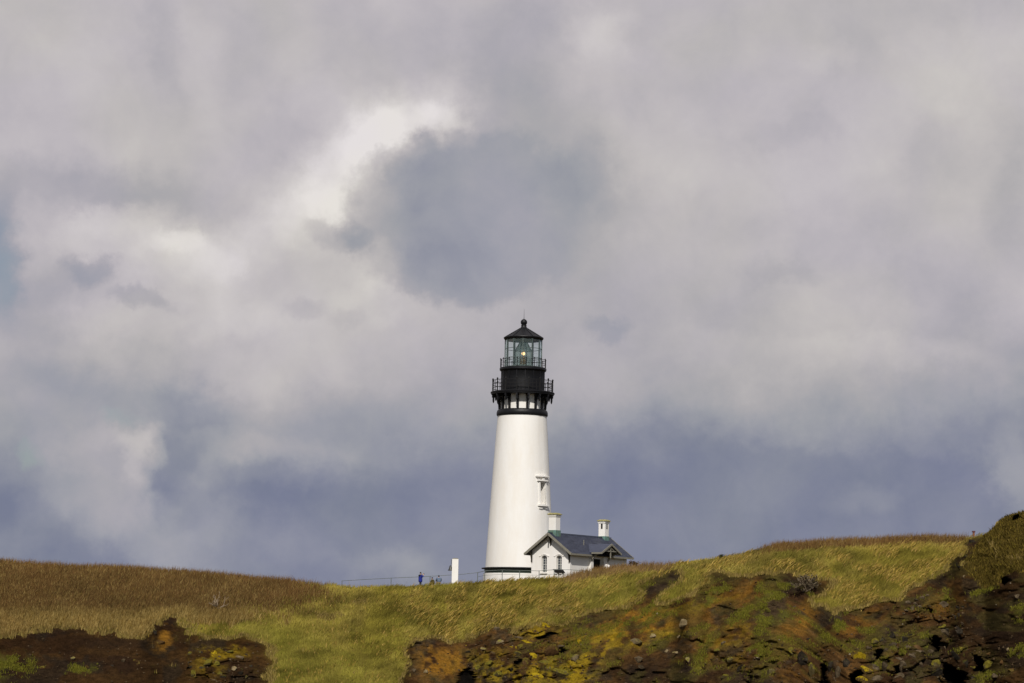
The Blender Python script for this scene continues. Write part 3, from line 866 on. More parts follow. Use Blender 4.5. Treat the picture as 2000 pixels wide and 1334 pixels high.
def plateau(x, y):
    """height of the ground behind the crest at world x, y"""
    px = 1000 + x / y * F
    k = int(np.clip(np.searchsorted(XS, px), 0, len(XS) - 1))
    k = int(np.clip(np.argmin(np.abs(RX[:, 0] - x / y)), 0, len(XS) - 1))
    ys = np.array([Dc[k]] + [b[k] for b in BY[::-1]]); zs = np.array([Zc[k]] + [b[k] for b in BZ[::-1]])
    return float(np.interp(y, ys, zs))


# sea and beach beyond
sea_m = mat('sea_water', (.03, .05, .06), .25, .5, bump=.4, bscale=.4)
s = MB().add([(-15000, -3000, 0), (15000, -3000, 0), (15000, 25000, 0), (-15000, 25000, 0)], [(0, 1, 2, 3)]).build('sea', sea_m)
tag(s, kind='structure', label='grey sea round the headland')


# ================================================================== GRASS
def blades(name, label, root, h, w, lean, cols, seed, cat='grass'):
    """root (n,3) world, h heights, w widths, lean (n,2) tip offset in x,y (fraction of h), cols (n,3)"""
    rg = np.random.default_rng(seed)
    n = len(h)
    ang = rg.normal(0, .7, n)
    sx = np.cos(ang) * w / 2; sy = np.sin(ang) * w / 2
    tipx = lean[:, 0] * h; tipy = lean[:, 1] * h
    v = np.zeros((n, 5, 3))
    v[:, 0] = root + np.stack([-sx, -sy, -0.05 + 0 * h], 1)
    v[:, 1] = root + np.stack([sx, sy, -0.05 + 0 * h], 1)
    mid = root + np.stack([tipx * .35, tipy * .35, h * .58], 1)
    v[:, 2] = mid + np.stack([sx * .75, sy * .75, 0 * h], 1)
    v[:, 3] = mid - np.stack([sx * .75, sy * .75, 0 * h], 1)
    v[:, 4] = root + np.stack([tipx, tipy, h], 1)
    co = v.reshape(-1, 3).astype(np.float32)
    base = (np.arange(n) * 5)[:, None]
    quads = base + np.array([[0, 1, 2, 3]]); tris = base + np.array([[3, 2, 4]])
    loops = np.concatenate([quads, tris], 1).ravel().astype(np.int32)
    starts = np.stack([np.arange(n) * 7, np.arange(n) * 7 + 4], 1).ravel().astype(np.int32)
    me = bpy.data.meshes.new(name)
    me.vertices.add(len(co)); me.vertices.foreach_set('co', co.ravel())
    me.loops.add(len(loops)); me.loops.foreach_set('vertex_index', loops)
    me.polygons.add(len(starts)); me.polygons.foreach_set('loop_start', starts)
    me.update(calc_edges=True)
    a = me.attributes.new('Col', 'FLOAT_COLOR', 'POINT')
    rgba = np.ones((n, 5, 4), np.float32); rgba[:, :, :3] = cols[:, None, :]
    a.data.foreach_set('color', rgba.ravel())
    me.materials.append(MT['blades']); me.update()
    o = link(name, me)
    tag(o, label, cat, kind='stuff')
    return o


def sample(weight, n, seed):
    """n points on the visible hill with probability ~ weight (per cell of the traced grid)"""
    rg = np.random.default_rng(seed)
    wgt = weight[:-1, :-1] * np.where(np.abs(PX[:-1, :-1] - 1000) < 1240, 1, 0)
    wgt = wgt * (XS[1:] - XS[:-1])[:, None] * (PY[:-1, 1:] - PY[:-1, :-1])
    p = wgt.ravel() / wgt.sum()
    cdf = np.cumsum(p)
    k = np.searchsorted(cdf, rg.random(n)).clip(0, len(p) - 1)
    i = k // (NR - 1); j = k % (NR - 1)
    fu = rg.random(n); fv = rg.random(n)

    def g(a):
        return (a[i, j] * (1 - fu) * (1 - fv) + a[i + 1, j] * fu * (1 - fv) + a[i, j + 1] * (1 - fu) * fv + a[i + 1, j + 1] * fu * fv)
    return g, rg


_sb = blur(soil, 12)
_thin = sstep(.72, .12, _sb + (fbm(PX * .3 + 5, PY * .45, 3) - .5) * .45)
grass_w = (_thin * .75 + .25 * (1 - blur(soil, 1))) * np.clip(1.25 - blur(soil, 1), .12, 1) * (1 - scrub) * (1 - cave)
grass_w = np.where(_sb > .93, 0, grass_w)
PAL = {'straw': (.54, .40, .14), 'olive': (.275, .205, .030), 'green': (.165, .175, .020), 'brown': (.17, .10, .036), 'rust': (.165, .082, .028), 'dark': (.07, .05, .015)}


def blend(n, *terms):
    out = np.zeros((n, 3)); tot = np.zeros(n)
    for c, w in terms:
        w = np.clip(w, 0, None)
        out += np.array(PAL[c])[None] * w[:, None]; tot += w
    return out / tot[:, None]


# brown tall grass of the left hill and the right crest
n = 150000
g, rg = sample(grass_w * brown_m, n, 1)
root = np.stack([g(VX), g(VY), g(VZ)], 1); px = g(PX); py = g(PY)
low = sstep(1192, 1222, py + 14 * fbm(root[:, 0] * .6, root[:, 0] * 0, 3)) * (px < 620)
h = rg.uniform(.22, .62, n) * (1 + .15 * low)
q = rg.random(n)
cols = blend(n, ('brown', .9 + 0 * q), ('rust', 1.6 * fbm(root[:, 0] * .2, root[:, 1] * .12, 3) ** 1.5 + .4 * (px > 1400)), ('straw', 1.0 * (q > .86) + 1.1 * low * (q > .45)), ('olive', .5 * (q < .1) + .4 * low), ('dark', .9 * (q > .4) * (q < .6)))
cols += (np.array([.30, .19, .085])[None] - cols) * (.55 * ((px > 1080) & (px < 1340)))[:, None]
cols *= rg.uniform(.6, 1.15, n)[:, None] * (.62 + .55 * fbm(root[:, 0] * .35, root[:, 2] * .8 + 3, 4))[:, None] * (1 - .16 * sstep(1110, 1200, py) * (px < 700))[:, None] * (1 + .45 * low * (fbm(root[:, 0] * .8, root[:, 2] * 0, 3) + .3))[:, None]  # left hill blades darkened downslope: cloud shade put into their colour
lean = np.stack([rg.normal(.12, .22, n), rg.normal(0, .2, n)], 1)
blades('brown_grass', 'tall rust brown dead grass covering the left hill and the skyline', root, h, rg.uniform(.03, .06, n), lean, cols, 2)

# sparser seed stalks that make the fringe of the skyline
n = 9000
edge = np.exp(-((PY - YC[:, None]) / 4.0) ** 2) * grass_w * (.02 + .98 * brown_m)
g, rg = sample(edge, n, 3)
root = np.stack([g(VX), g(VY), g(VZ)], 1)
h = rg.uniform(.45, .85, n)
cols = blend(n, ('rust', 1 + 0 * h), ('dark', rg.random(n)), ('straw', .5 * (rg.random(n) > .7)))
blades('grass_stalks', 'thin dark seed stalks fringing the crest of the hill', root, h, rg.uniform(.012, .03, n), np.stack([rg.normal(.1, .12, n), rg.normal(0, .1, n)], 1), cols, 4)

# olive and straw grass of the middle and right slopes, combed by the wind
n = 150000
g, rg = sample(grass_w * (1 - brown_m) * (1 - .3 * green_m), n, 5)
root = np.stack([g(VX), g(VY), g(VZ)], 1); px = g(PX); py = g(PY)
fld = fbm(root[:, 0] * .25, root[:, 1] * .10, 4); fl2 = fbm(root[:, 0] * .9 + 8, root[:, 1] * .3, 3)
greenness = sstep(.5, .68, fbm(root[:, 0] * .13 + 4, root[:, 1] * .08 + 2, 3)) + .8 * (1 - sstep(0, 14, np.abs(px - 545) * .12 + np.abs(py - 1310) * .2)) + .5 * sstep(1180, 1300, py) * (px < 800)
dry = sstep(.42, .62, fld) + .9 * sstep(60, 15, py - np.interp(px, XS, YC)) * (px > 1150) * (px < 1480) + 1.2 * (px < 330) + .8 * sstep(26, 10, py - np.interp(px, XS, YC)) * (px > 1150)
h = rg.uniform(.14, .42, n) * (.45 + 1.1 * fl2) * (1 - .4 * sstep(1200, 1300, py) * (px < 800))
q = rg.random(n)
cols = blend(n, ('olive', 1.2 + 0 * q), ('straw', .08 + .9 * dry * (q > .5)), ('green', 2.0 * greenness + .8), ('brown', .5 * (q < .2) + .8 * dry * (fl2 > .55)), ('dark', .8 * (q > .35) * (q < .45)))
cols = cols * .7 + cols.mean(0)[None] * .3
cols *= rg.uniform(.85, 1.1, n)[:, None] * (.12 + 1.5 * fbm(root[:, 0] * .55 + root[:, 2] * -.5, root[:, 2] * 1.3, 5))[:, None]
lean = np.stack([rg.normal(.75, .3, n) * sstep(560, 900, px) + rg.normal(.1, .25, n), rg.normal(0, .25, n)], 1)
blades('green_grass', 'windblown olive and straw coloured grass on the slope below the lighthouse', root, h, rg.uniform(.03, .06, n), lean, cols, 6)

# coarse tussocks that stand out as pale windblown streaks
n = 9000
g, rg = sample(grass_w * (1 - brown_m) * (.2 + .75 * sstep(700, 950, PX)) * sstep(.38, .6, fbm(U_ * .5 + 60, V_ * .9, 4)), n, 31)
root = np.stack([g(VX), g(VY), g(VZ)], 1); px = g(PX); py = g(PY)
q = rg.random(n)
cols = blend(n, ('straw', .9 + 0 * q), ('olive', 1.3 * (q > .35)), ('green', 1.0 * (q > .75)), ('brown', 1.2 * (q < .15))) * rg.uniform(.5, .88, n)[:, None] * np.array([1.05, .97, .75])[None]
lean = np.stack([rg.normal(.85, .25, n) * sstep(560, 900, px) + rg.normal(.1, .2, n), rg.normal(0, .2, n)], 1)
blades('tussocks', 'coarse pale tussocks streaking the grassy slope', root, rg.uniform(.3, .62, n) * (1 - .4 * (px < 800)), rg.uniform(.06, .12, n), lean, cols, 32)
# green tufts on the bare earth
n = 24000
g, rg = sample((np.clip(green_m, 0, 1) ** 1.3 + .22 * mossy) * soil * (1 - cave) * sstep(.40, .62, fbm(U_ * 1.2 + 9, V_ * 2.2, 4)), n, 7)
root = np.stack([g(VX), g(VY), g(VZ)], 1)
q = rg.random(n)
cols = blend(n, ('green', 1.5 + 0 * q), ('olive', 1.2 * q), ('straw', .5 * (q > .9))) * rg.uniform(.35, .85, n)[:, None]
blades('green_tufts', 'bright green tufts growing on the bare brown earth', root, rg.uniform(.06, .2, n), rg.uniform(.03, .06, n), np.stack([rg.normal(.15, .4, n), rg.normal(-.1, .3, n)], 1), cols, 8)

# dull scrub on the right-hand bluff
n = 60000
g, rg = sample(scrub * (.25 + sstep(.35, .6, nb)), n, 9)
root = np.stack([g(VX), g(VY), g(VZ)], 1)
q = rg.random(n)
cols = blend(n, ('olive', .9 + 0 * q), ('dark', 2.0 * (q < .6)), ('brown', .9 * (q > .7)), ('straw', .5 * (q > .95))) * rg.uniform(.3, .8, n)[:, None]
blades('scrub', 'low dull olive scrub covering the dark bluff at the right edge', root, rg.uniform(.1, .36, n), rg.uniform(.04, .09, n), np.stack([rg.normal(.1, .5, n), rg.normal(-.15, .4, n)], 1), cols, 10, cat='scrub')

# sparse grass roots hanging over the turf lips
lip = np.clip(blur(soil, 4) - .12, 0, 1) * np.clip(1 - blur(soil, 2) * 1.3, 0, 1)
n = 16000
g, rg = sample(lip * (PY > YC[:, None] + 12), n, 12)
root = np.stack([g(VX), g(VY) - .05, g(VZ)], 1)
px = g(PX)
q = rg.random(n)
cols = blend(n, ('straw', .8 + 0 * q), ('olive', 1.0 * (q > .4)), ('brown', 1.0 * (q < .3))) * rg.uniform(.45, .95, n)[:, None]
blades('lip_grass', 'ragged pale grass fringe along the edges of the turf', root, rg.uniform(.16, .42, n), rg.uniform(.03, .055, n), np.stack([rg.normal(.2, .45, n), rg.normal(-.3, .3, n)], 1), cols, 13)


# ================================================================== ROCKS
def rock_mesh(seed, sub=2, cuts=11, flat=.8):
    import bmesh
    rr = random.Random(seed)
    bm = bmesh.new(); bmesh.ops.create_icosphere(bm, subdivisions=sub, radius=1)
    pl = []
    for _ in range(cuts):
        v = Vector((rr.gauss(0, 1), rr.gauss(0, 1), rr.gauss(0, 1))).normalized()
        pl.append((v, rr.uniform(.34, .74)))
    for v in bm.verts:
        c = v.co
        for nrm, d in pl:
            k = c.dot(nrm) - d
            if k > 0:
                c = c - nrm * k
        c = c * (1 + rr.uniform(-.035, .035))
        v.co = Vector((c.x, c.y, c.z * flat))
    me = bpy.data.meshes.new('rock'); bm.to_mesh(me); bm.free()
    me.set_sharp_from_angle(angle=R(28)) if hasattr(me, 'set_sharp_from_angle') else None
    me.polygons.foreach_set('use_smooth', [True] * len(me.polygons))
    me.set_sharp_from_angle(angle=R(24))
    return me


RM_SET = {}
for key in ('rock_pale', 'rock_grey', 'rock_dark', 'rock_brown', 'rock_moss', 'rock_olive'):
    RM_SET[key] = []
    for k in range(6):
        me = rock_mesh(hash(key) % 1 + 100 * k + len(key) + ord(key[5]), 3 if k < 2 else 2, 12, .85)
        me.materials.append(MT[key]); RM_SET[key].append(me)
rr = random.Random(5)


def rock(name, px, py, rx, ry, key, parent=None, ang=None, deep=None, sink=.25, var=None):
    """stone of half size rx, ry (photograph pixels at its distance) resting on the hill"""
    p = gpt(px, py)
    s = p.y / F
    me = RM_SET[key][rr.randrange(6) if var is None else var]
    o = link(name, me, parent, p + Vector((0, rx * s * sink, 0)), (rr.uniform(-.2, .2), R(ang) if ang is not None else rr.uniform(-.3, .3), 0),
             (rx * s * 1.15, (deep or min(rx, ry) * 1.2) * s, ry * s * 1.35))
    return o


LOOSE = [
    (1338, 1221, 12, 9, 'rock_pale', 'largest pale boulder lying alone on the orange brown slope below the house'),
    (1244, 1257, 10, 7, 'rock_pale', 'pale yellowish boulder at the left edge of the dark earth'),
    (1277, 1244, 8, 5, 'rock_pale', 'flat tan stone between the lone large boulder and the yellowish boulder'),
    (1246, 1290, 10, 6, 'rock_grey', 'rounded grey brown stone on the dark earth below the pale yellowish boulder'),
    (1251, 1303, 6, 5, 'rock_grey', 'small grey stone just below the rounded grey brown stone'),
    (1345, 1289, 10, 6, 'rock_pale', 'tilted greyish stone with a pale face low on the dark earth'),
    (1301, 1273, 5, 3, 'rock_pale', 'small pale stone left of the tiny white one on dark earth'),
    (1323, 1275, 7, 2.4, 'rock_pale', 'thin whitish sliver of stone lying slanted on the dark earth'),
    (1328, 1243, 4, 2.6, 'rock_pale', 'little pale stone directly below the largest lone boulder'),
    (1098, 1262, 8, 4, 'rock_grey', 'grey stone wedged in the dark cleft right of the brown block'),
    (1122, 1288, 10, 6, 'rock_pale', 'tan stone on the mossy slope under the yellow outcrop'),
    (978, 1253, 7, 4.5, 'rock_pale', 'pale stone at the top left of the yellow mossed outcrop'),
    (940, 1267, 8, 3.6, 'rock_pale', 'pale pinkish stone over a dark hollow left of the outcrop'),
    (833, 1313, 6, 4, 'rock_pale', 'lone pale stone by the orange earth at the foot of the green slope'),
    (142, 1286, 4, 3, 'rock_pale', 'small pale stone high on the dark earth at far left'),
    (170, 1303, 5, 4, 'rock_brown', 'reddish brown stone on the dark earth at far left'),
    (241, 1291, 5, 3, 'rock_grey', 'grey stone on the dark earth right of the reddish one'),
    (456, 1307, 5, 4, 'rock_pale', 'pale angular stone on the dark rocks at the lower left'),
    (1988, 1166, 8, 6, 'rock_grey', 'bluish grey stone at the right edge below the scrub'),
    (1968, 1269, 4, 3, 'rock_pale', 'small whitish stone on the dark cliff at far right'),
    (1822, 1207, 8, 9, 'rock_brown', 'upright purplish brown stone right of the yellow earth on the cliff'),
    (1843, 1209, 8, 5, 'rock_brown', 'brown stone beside the upright purplish one on the cliff'),
    (1841, 1181, 8, 7, 'rock_grey', 'grey brown stone above the upright purplish one'),
    (1878, 1217, 6, 3, 'rock_grey', 'thin grey stone slanting in the dark earth of the right cliff'),
]
for (x, y, a, b, key, lab) in LOOSE:
    o = rock('boulder' if a > 7 else 'stone', x, y, a * 1.35, b * 1.35, key, sink=0.0)
    tag(o, lab, 'rock')
# heap of dark stones at the foot of the right grass slope
for (x, y, a, b, w_) in [(1775, 1178, 9, 6, 'broad dark stone at the upper left of'), (1788, 1180, 7, 7, 'blocky dark stone in the middle of'), (1781, 1190, 9, 6, 'flat dark stone at the bottom of'),
                         (1797, 1185, 7, 6, 'dark stone at the lower right of'), (1771, 1193, 6, 5, 'small dark stone at the lower left of'), (1791, 1172, 7, 4, 'thin dark stone lying across the top of'),
                         (1803, 1168, 7, 5, 'dark stone just above the right end of'), (1764, 1198, 4, 3, 'tiny paler stone rolled out at the left of'), (1812, 1163, 6, 4, 'highest outlying grey stone up to the right of')]:
    tag(rock('stone', x, y, a, b, 'rock_grey', sink=0.0), w_ + ' the heap below the right grass slope', 'rock', 'heap of dark stones below the right grass slope')

# stones set in the outcrops: pieces of the hill
OUT = [
    (1062, 1228, 33, 13, 'rock_moss', -8), (1028, 1236, 14, 8, 'rock_moss', 10), (1040, 1262, 24, 8, 'rock_moss', -24), (1076, 1272, 18, 17, 'rock_brown', -10),
    (1108, 1232, 14, 12, 'rock_brown', 30), (1094, 1219, 12, 6, 'rock_grey', -10), (1028, 1298, 12, 14, 'rock_brown', 30), (1075, 1304, 42, 11, 'rock_olive', -24),
    (1014, 1262, 9, 7, 'rock_olive', 0), (1012, 1246, 10, 6, 'rock_grey', 0), (1008, 1280, 12, 8, 'rock_olive', 0), (1046, 1286, 14, 10, 'rock_moss', -20),
    (1110, 1322, 34, 12, 'rock_olive', -20), (1060, 1326, 26, 10, 'rock_moss', -15), (1000, 1310, 12, 14, 'rock_dark', 0), (975, 1322, 14, 12, 'rock_olive', 0),
    (950, 1296, 14, 10, 'rock_olive', 0), (930, 1304, 9, 10, 'rock_olive', 0), (962, 1276, 12, 6, 'rock_grey', -10), (912, 1276, 10, 6, 'rock_dark', 0),
    (938, 1252, 8, 5, 'rock_dark', -10), (955, 1250, 7, 5, 'rock_grey', 0), (990, 1232, 9, 6, 'rock_brown', 0), (1145, 1248, 10, 4, 'rock_brown', -25), (1160, 1298, 14, 8, 'rock_olive', 0),
    (812, 1292, 8, 6, 'rock_brown', 0), (806, 1312, 11, 6, 'rock_grey', 0), (790, 1300, 9, 5, 'rock_brown', 0),
    (1682, 1287, 22, 17, 'rock_moss', 10), (1694, 1312, 16, 10, 'rock_moss', -35), (1690, 1330, 14, 8, 'rock_moss', -20),
    (1716, 1306, 10, 14, 'rock_grey', 25), (1732, 1304, 8, 15, 'rock_grey', 25), (1718, 1328, 13, 11, 'rock_grey', 0), (1742, 1322, 10, 10, 'rock_brown', 0),
    (1766, 1300, 9, 12, 'rock_grey', 20), (1756, 1288, 9, 6, 'rock_grey', 0), (1784, 1284, 14, 10, 'rock_grey', -20), (1800, 1270, 16, 10, 'rock_brown', -25),
    (1776, 1268, 14, 8, 'rock_grey', -20), (1812, 1284, 16, 10, 'rock_brown', -15), (1786, 1304, 10, 8, 'rock_grey', 0), (1798, 1298, 8, 7, 'rock_grey', 0), (1760, 1324, 12, 8, 'rock_grey', 0),
    (1758, 1252, 18, 12, 'rock_dark', 0), (1776, 1242, 12, 8, 'rock_dark', 0), (1744, 1246, 8, 12, 'rock_dark', 0), (1844, 1236, 15, 12, 'rock_grey', 10), (1838, 1224, 10, 6, 'rock_olive', 0),
    (1712, 1256, 8, 8, 'rock_olive', 0), (1724, 1250, 6, 8, 'rock_dark', 0), (1700, 1268, 8, 8, 'rock_grey', 0), (1860, 1278, 22, 16, 'rock_dark', 0), (1884, 1296, 16, 16, 'rock_dark', 10),
    (1826, 1300, 12, 14, 'rock_olive', 0), (1830, 1322, 18, 14, 'rock_dark', 20), (1936, 1302, 14, 14, 'rock_olive', 20), (1948, 1322, 14, 10, 'rock_grey', 0), (1920, 1260, 16, 10, 'rock_dark', 0),
    (1960, 1296, 16, 10, 'rock_brown', -20), (1980, 1310, 16, 12, 'rock_brown', 0), (1900, 1326, 14, 8, 'rock_dark', 0), (1876, 1190, 12, 8, 'rock_dark', 0), (1862, 1206, 10, 7, 'rock_dark', 0),
    (1900, 1060, 12, 8, 'rock_dark', -10), (1884, 1088, 13, 8, 'rock_dark', -30), (1916, 1052, 9, 5, 'rock_dark', 0), (1868, 1104, 10, 5, 'rock_dark', -30),
    (440, 1274, 20, 7, 'rock_olive', 0), (415, 1278, 16, 8, 'rock_moss', 0), (404, 1296, 14, 12, 'rock_olive', 10), (425, 1300, 12, 10, 'rock_olive', 0), (450, 1290, 12, 8, 'rock_grey', 0),
    (464, 1284, 12, 7, 'rock_grey', 0), (380, 1318, 11, 12, 'rock_olive', 20), (445, 1312, 14, 8, 'rock_dark', 0), (466, 1318, 12, 8, 'rock_dark', 0), (488, 1302, 10, 8, 'rock_dark', 0), (430, 1326, 16, 8, 'rock_dark', 0),
    (372, 1278, 9, 6, 'rock_olive', 0), (520, 1258, 10, 4, 'rock_dark', 0), (484, 1259, 7, 4, 'rock_dark', -20),
    (310, 1256, 12, 14, 'rock_brown', -25), (300, 1236, 9, 9, 'rock_dark', 0), (330, 1209, 20, 3.5, 'rock_dark', 4),
    (1466, 1278, 14, 10, 'rock_brown', 0), (1440, 1262, 12, 8, 'rock_brown', 0), (1416, 1256, 8, 6, 'rock_grey', 0), (1404, 1270, 10, 6, 'rock_olive', 0), (1384, 1292, 12, 8, 'rock_brown', 0),
    (1362, 1308, 11, 7, 'rock_olive', 0), (1404, 1306, 14, 8, 'rock_brown', 0), (1430, 1290, 10, 8, 'rock_olive', 0), (1448, 1306, 10, 10, 'rock_dark', 0), (1420, 1324, 18, 8, 'rock_olive', 0),
    (1380, 1324, 14, 8, 'rock_brown', 0), (1282, 1332, 8, 8, 'rock_olive', 0), (1545, 1272, 9, 10, 'rock_olive', 20), (1570, 1296, 12, 26, 'rock_dark', 8), (1590, 1316, 9, 24, 'rock_olive', 12),
    (1556, 1306, 10, 20, 'rock_brown', 0), (1624, 1300, 9, 22, 'rock_dark', 10), (1640, 1314, 9, 20, 'rock_grey', 10), (1654, 1300, 8, 16, 'rock_dark', 0), (1528, 1304, 12, 14, 'rock_brown', 0),
    (1506, 1316, 12, 10, 'rock_olive', 0), (1584, 1248, 10, 3, 'rock_dark', -5), (1610, 1256, 9, 4, 'rock_olive', -30), (1553, 1186, 7, 3, 'rock_grey', 0), (1563, 1216, 4, 6, 'rock_olive', 35),
    (1512, 1132, 7, 3, 'rock_grey', 0), (1600, 1180, 5, 3, 'rock_grey', 0), (1880, 1128, 8, 3, 'rock_pale', 40),
]
for (x, y, a, b, key, ang) in OUT:
    k_ = 1.15 if (key == 'rock_moss' or 1690 < x < 1860) else .9
    rock('rock', x, y, a * k_, b * k_, key, hill, -ang, sink=.5)
# smaller embedded stones scattered through the rocky zones
cnt = 0
zones = [((905, 1180), (1225, 1332), 26, ('rock_olive', 'rock_brown', 'rock_grey', 'rock_moss')), ((1700, 1850), (1235, 1332), 40, ('rock_grey', 'rock_grey', 'rock_dark', 'rock_brown')),
         ((1350, 1660), (1245, 1332), 22, ('rock_brown', 'rock_olive', 'rock_dark', 'rock_brown')), ((360, 500), (1265, 1332), 18, ('rock_olive', 'rock_dark', 'rock_grey')),
         ((1810, 2000), (1170, 1332), 24, ('rock_dark', 'rock_brown', 'rock_dark', 'rock_olive')), ((0, 330), (1270, 1330), 5, ('rock_dark', 'rock_brown'))]
for (x0, x1), (y0, y1), n_, keys in zones:
    for _ in range(n_):
        for tr in range(20):
            x = rr.uniform(x0, x1); y = rr.uniform(y0, y1)
            i = int(np.searchsorted(XS, x)); j = int((y - YC[i]) / (YBOT - YC[i]) * (NR - 1))
            if 2 < j < NR - 2 and soil[i, j] > .9 and cave[i, j] < .1 and rockish[i, j] + rr.random() * .6 > .5:
                break
        else:
            continue
        a = 2.8 + 11 * rr.random() ** 2.6; rock('rock', x, y, a, a * rr.uniform(.45, .9), rr.choice(keys), hill, sink=.75)
        cnt += 1

# gravel: small clods and pebbles on the bare earth, one mesh
gv, rg = sample(soil * (.3 + rockish) * (1 - .7 * green_m) * (1 - cave), 4200, 21)
gx, gy, gz = gv(VX), gv(VY), gv(VZ)
n = len(gx); s_ = .025 + .14 * rg.random(n) ** 3
octv = np.array([[1, 0, 0], [0, 1, 0], [-1, 0, 0], [0, -1, 0], [0, 0, 1], [0, 0, -1]], float)
vv = octv[None] * (rg.uniform(.6, 1.2, (n, 6, 1))) * s_[:, None, None] * np.array([1.3, 1, .8])
th = rg.uniform(0, 6.28, n); cx = np.cos(th)[:, None]; sx = np.sin(th)[:, None]
vv = np.stack([vv[..., 0] * cx - vv[..., 1] * sx, vv[..., 0] * sx + vv[..., 1] * cx, vv[..., 2]], -1)
vv += np.stack([gx, gy, gz], 1)[:, None]
of = np.array([[0, 1, 4], [1, 2, 4], [2, 3, 4], [3, 0, 4], [1, 0, 5], [2, 1, 5], [3, 2, 5], [0, 3, 5]])
ff = ((np.arange(n) * 6)[:, None, None] + of[None]).reshape(-1, 3).astype(np.int32)
me = bpy.data.meshes.new('gravel')
me.vertices.add(n * 6); me.vertices.foreach_set('co', vv.reshape(-1).astype(np.float32))
me.loops.add(ff.size); me.loops.foreach_set('vertex_index', ff.ravel())
me.polygons.add(len(ff)); me.polygons.foreach_set('loop_start', np.arange(0, ff.size, 3, dtype=np.int32))
me.update(calc_edges=True)
a_ = me.attributes.new('Col', 'FLOAT_COLOR', 'POINT')
cc = np.array([.075, .05, .027])[None] * rg.uniform(.25, 1.3, n)[:, None]
cc[rg.random(n) > .985] = (.22, .18, .12)
rgba = np.ones((n, 6, 4), np.float32); rgba[:, :, :3] = cc[:, None]
a_.data.foreach_set('color', rgba.ravel()); me.materials.append(MT['blades']); me.update()
tag(link('gravel', me), 'loose clods and pebbles scattered over the bare earth', 'gravel', kind='stuff')


# ================================================================== LIGHTHOUSE
DT = 280.0
base_pt = P(1014.0, 1128, DT)
TX = base_pt.x
TZ = plateau(TX, DT) - .05


def tz(py, px=None):
    """height above the tower's foot of a photograph row on its axis"""
    ax = 1014.0 + (1128 - py) * math.tan(ROLL)
    return P(ax, py, DT).z - TZ


S = DT / F * 1.0     # metres per photograph pixel at the tower (nearly)


lh = thing('lighthouse', (TX, DT, TZ), 0, 'tall white tapering lighthouse tower with black lantern gallery beside the house', 'lighthouse')


def wring(prof_px):
    return [(hw * S, tz(y)) for hw, y in prof_px]


# foundation and tower wall
zb = tz(1122)
MB().lathe([(70.0 * S, -.6), (70.0 * S, tz(1121)), (0.1, tz(1121))], 96).build('foundation', MT['white'], lh, True)
MB().lathe([(67.5 * S, tz(1121)), (68.3 * S, tz(1112)), (.1, tz(1112))], 96).build('base_band', MT['green'], lh, True)
MB().lathe([(67.0 * S, tz(1112.6)), (73.5 * S, tz(1112.4)), (73.8 * S, tz(1110.6)), (67.0 * S, tz(1109.4))], 96, close=True).build('base_ledge', MT['black'], lh, True)


def tower_r(z):
    zs = [tz(y) for y in (1110, 1060, 1000, 920, 840, 812)]
    rs = [66.5, 63.6, 60.2, 55.2, 50.0, 47.8]
    return float(np.interp(z, zs, rs)) * S


# wall with a real opening for the window
WZ0, WZ1 = tz(986.5), tz(944)
WA = -PI / 2 + math.asin((1061.8 - 1018.6) / 58.5)   # bearing of the window
win_r = tower_r((WZ0 + WZ1) / 2)
WHW = .42
angw = WHW / win_r
n_a = 160
angs = sorted(set([WA - angw, WA + angw] + [2 * PI * k / n_a - PI for k in range(n_a) if abs((2 * PI * k / n_a - PI) - WA) > angw * 1.05]))
zsw = sorted(set([tz(1109.5) + (tz(812) - tz(1109.5)) * k / 30 for k in range(31)] + [WZ0, WZ1]))
b = MB(); vs = []; fs = []
na_ = len(angs)
for z in zsw:
    r_ = tower_r(z)
    for a in angs:
        vs.append((r_ * math.cos(a), r_ * math.sin(a), z))
for i in range(len(zsw) - 1):
    for k in range(na_):
        k2 = (k + 1) % na_
        if abs(angs[k] - (WA - angw)) < 1e-6 and zsw[i] >= WZ0 - 1e-6 and zsw[i + 1] <= WZ1 + 1e-6:
            continue
        fs.append((i * na_ + k, i * na_ + k2, (i + 1) * na_ + k2, (i + 1) * na_ + k))
b.add(vs, fs)
b.lathe([(tower_r(tz(812)), tz(812)), (.1, tz(812))], 64)
b.build('tower_wall', MT['white'], lh, True)
# window: local frame u = tangent (right), n = outward
un = Vector((math.cos(WA), math.sin(WA), 0)); ut = Vector((-math.sin(WA), math.cos(WA), 0))


def W(u, o, z):
    """point at tangent u, outward o from the wall face at height z"""
    return un * (math.sqrt(max(tower_r(z) ** 2 - u * u, 0)) + o) + ut * u + Vector((0, 0, z))


wn = MB()
dep = .75
for (u0, u1) in ((-WHW, -WHW), (WHW, WHW)):
    wn.add([W(u0, .02, WZ0), W(u0, -dep, WZ0), W(u0, -dep, WZ1), W(u0, .02, WZ1)], [(0, 1, 2, 3)])
wn.add([W(-WHW, .02, WZ0), W(WHW, .02, WZ0), W(WHW, -dep, WZ0), W(-WHW, -dep, WZ0)], [(0, 1, 2, 3)])
wn.add([W(-WHW, .02, WZ1), W(WHW, .02, WZ1), W(WHW, -dep, WZ1), W(-WHW, -dep, WZ1)], [(0, 1, 2, 3)])
win = wn.build('window', MT['white'], lh)
fr = MB()
mid = (WZ0 + WZ1) / 2
for u in (-WHW + .05, 0, WHW - .05):
    fr.bar(W(u, -dep + .05, WZ0), W(u, -dep + .05, WZ1), .07)
for z in (WZ0 + .04, mid, WZ1 - .04, (WZ0 + mid) / 2, (WZ1 + mid) / 2):
    fr.bar(W(-WHW, -dep + .05, z), W(WHW, -dep + .05, z), .05)
fr.build('window_frame', MT['trim'], win)
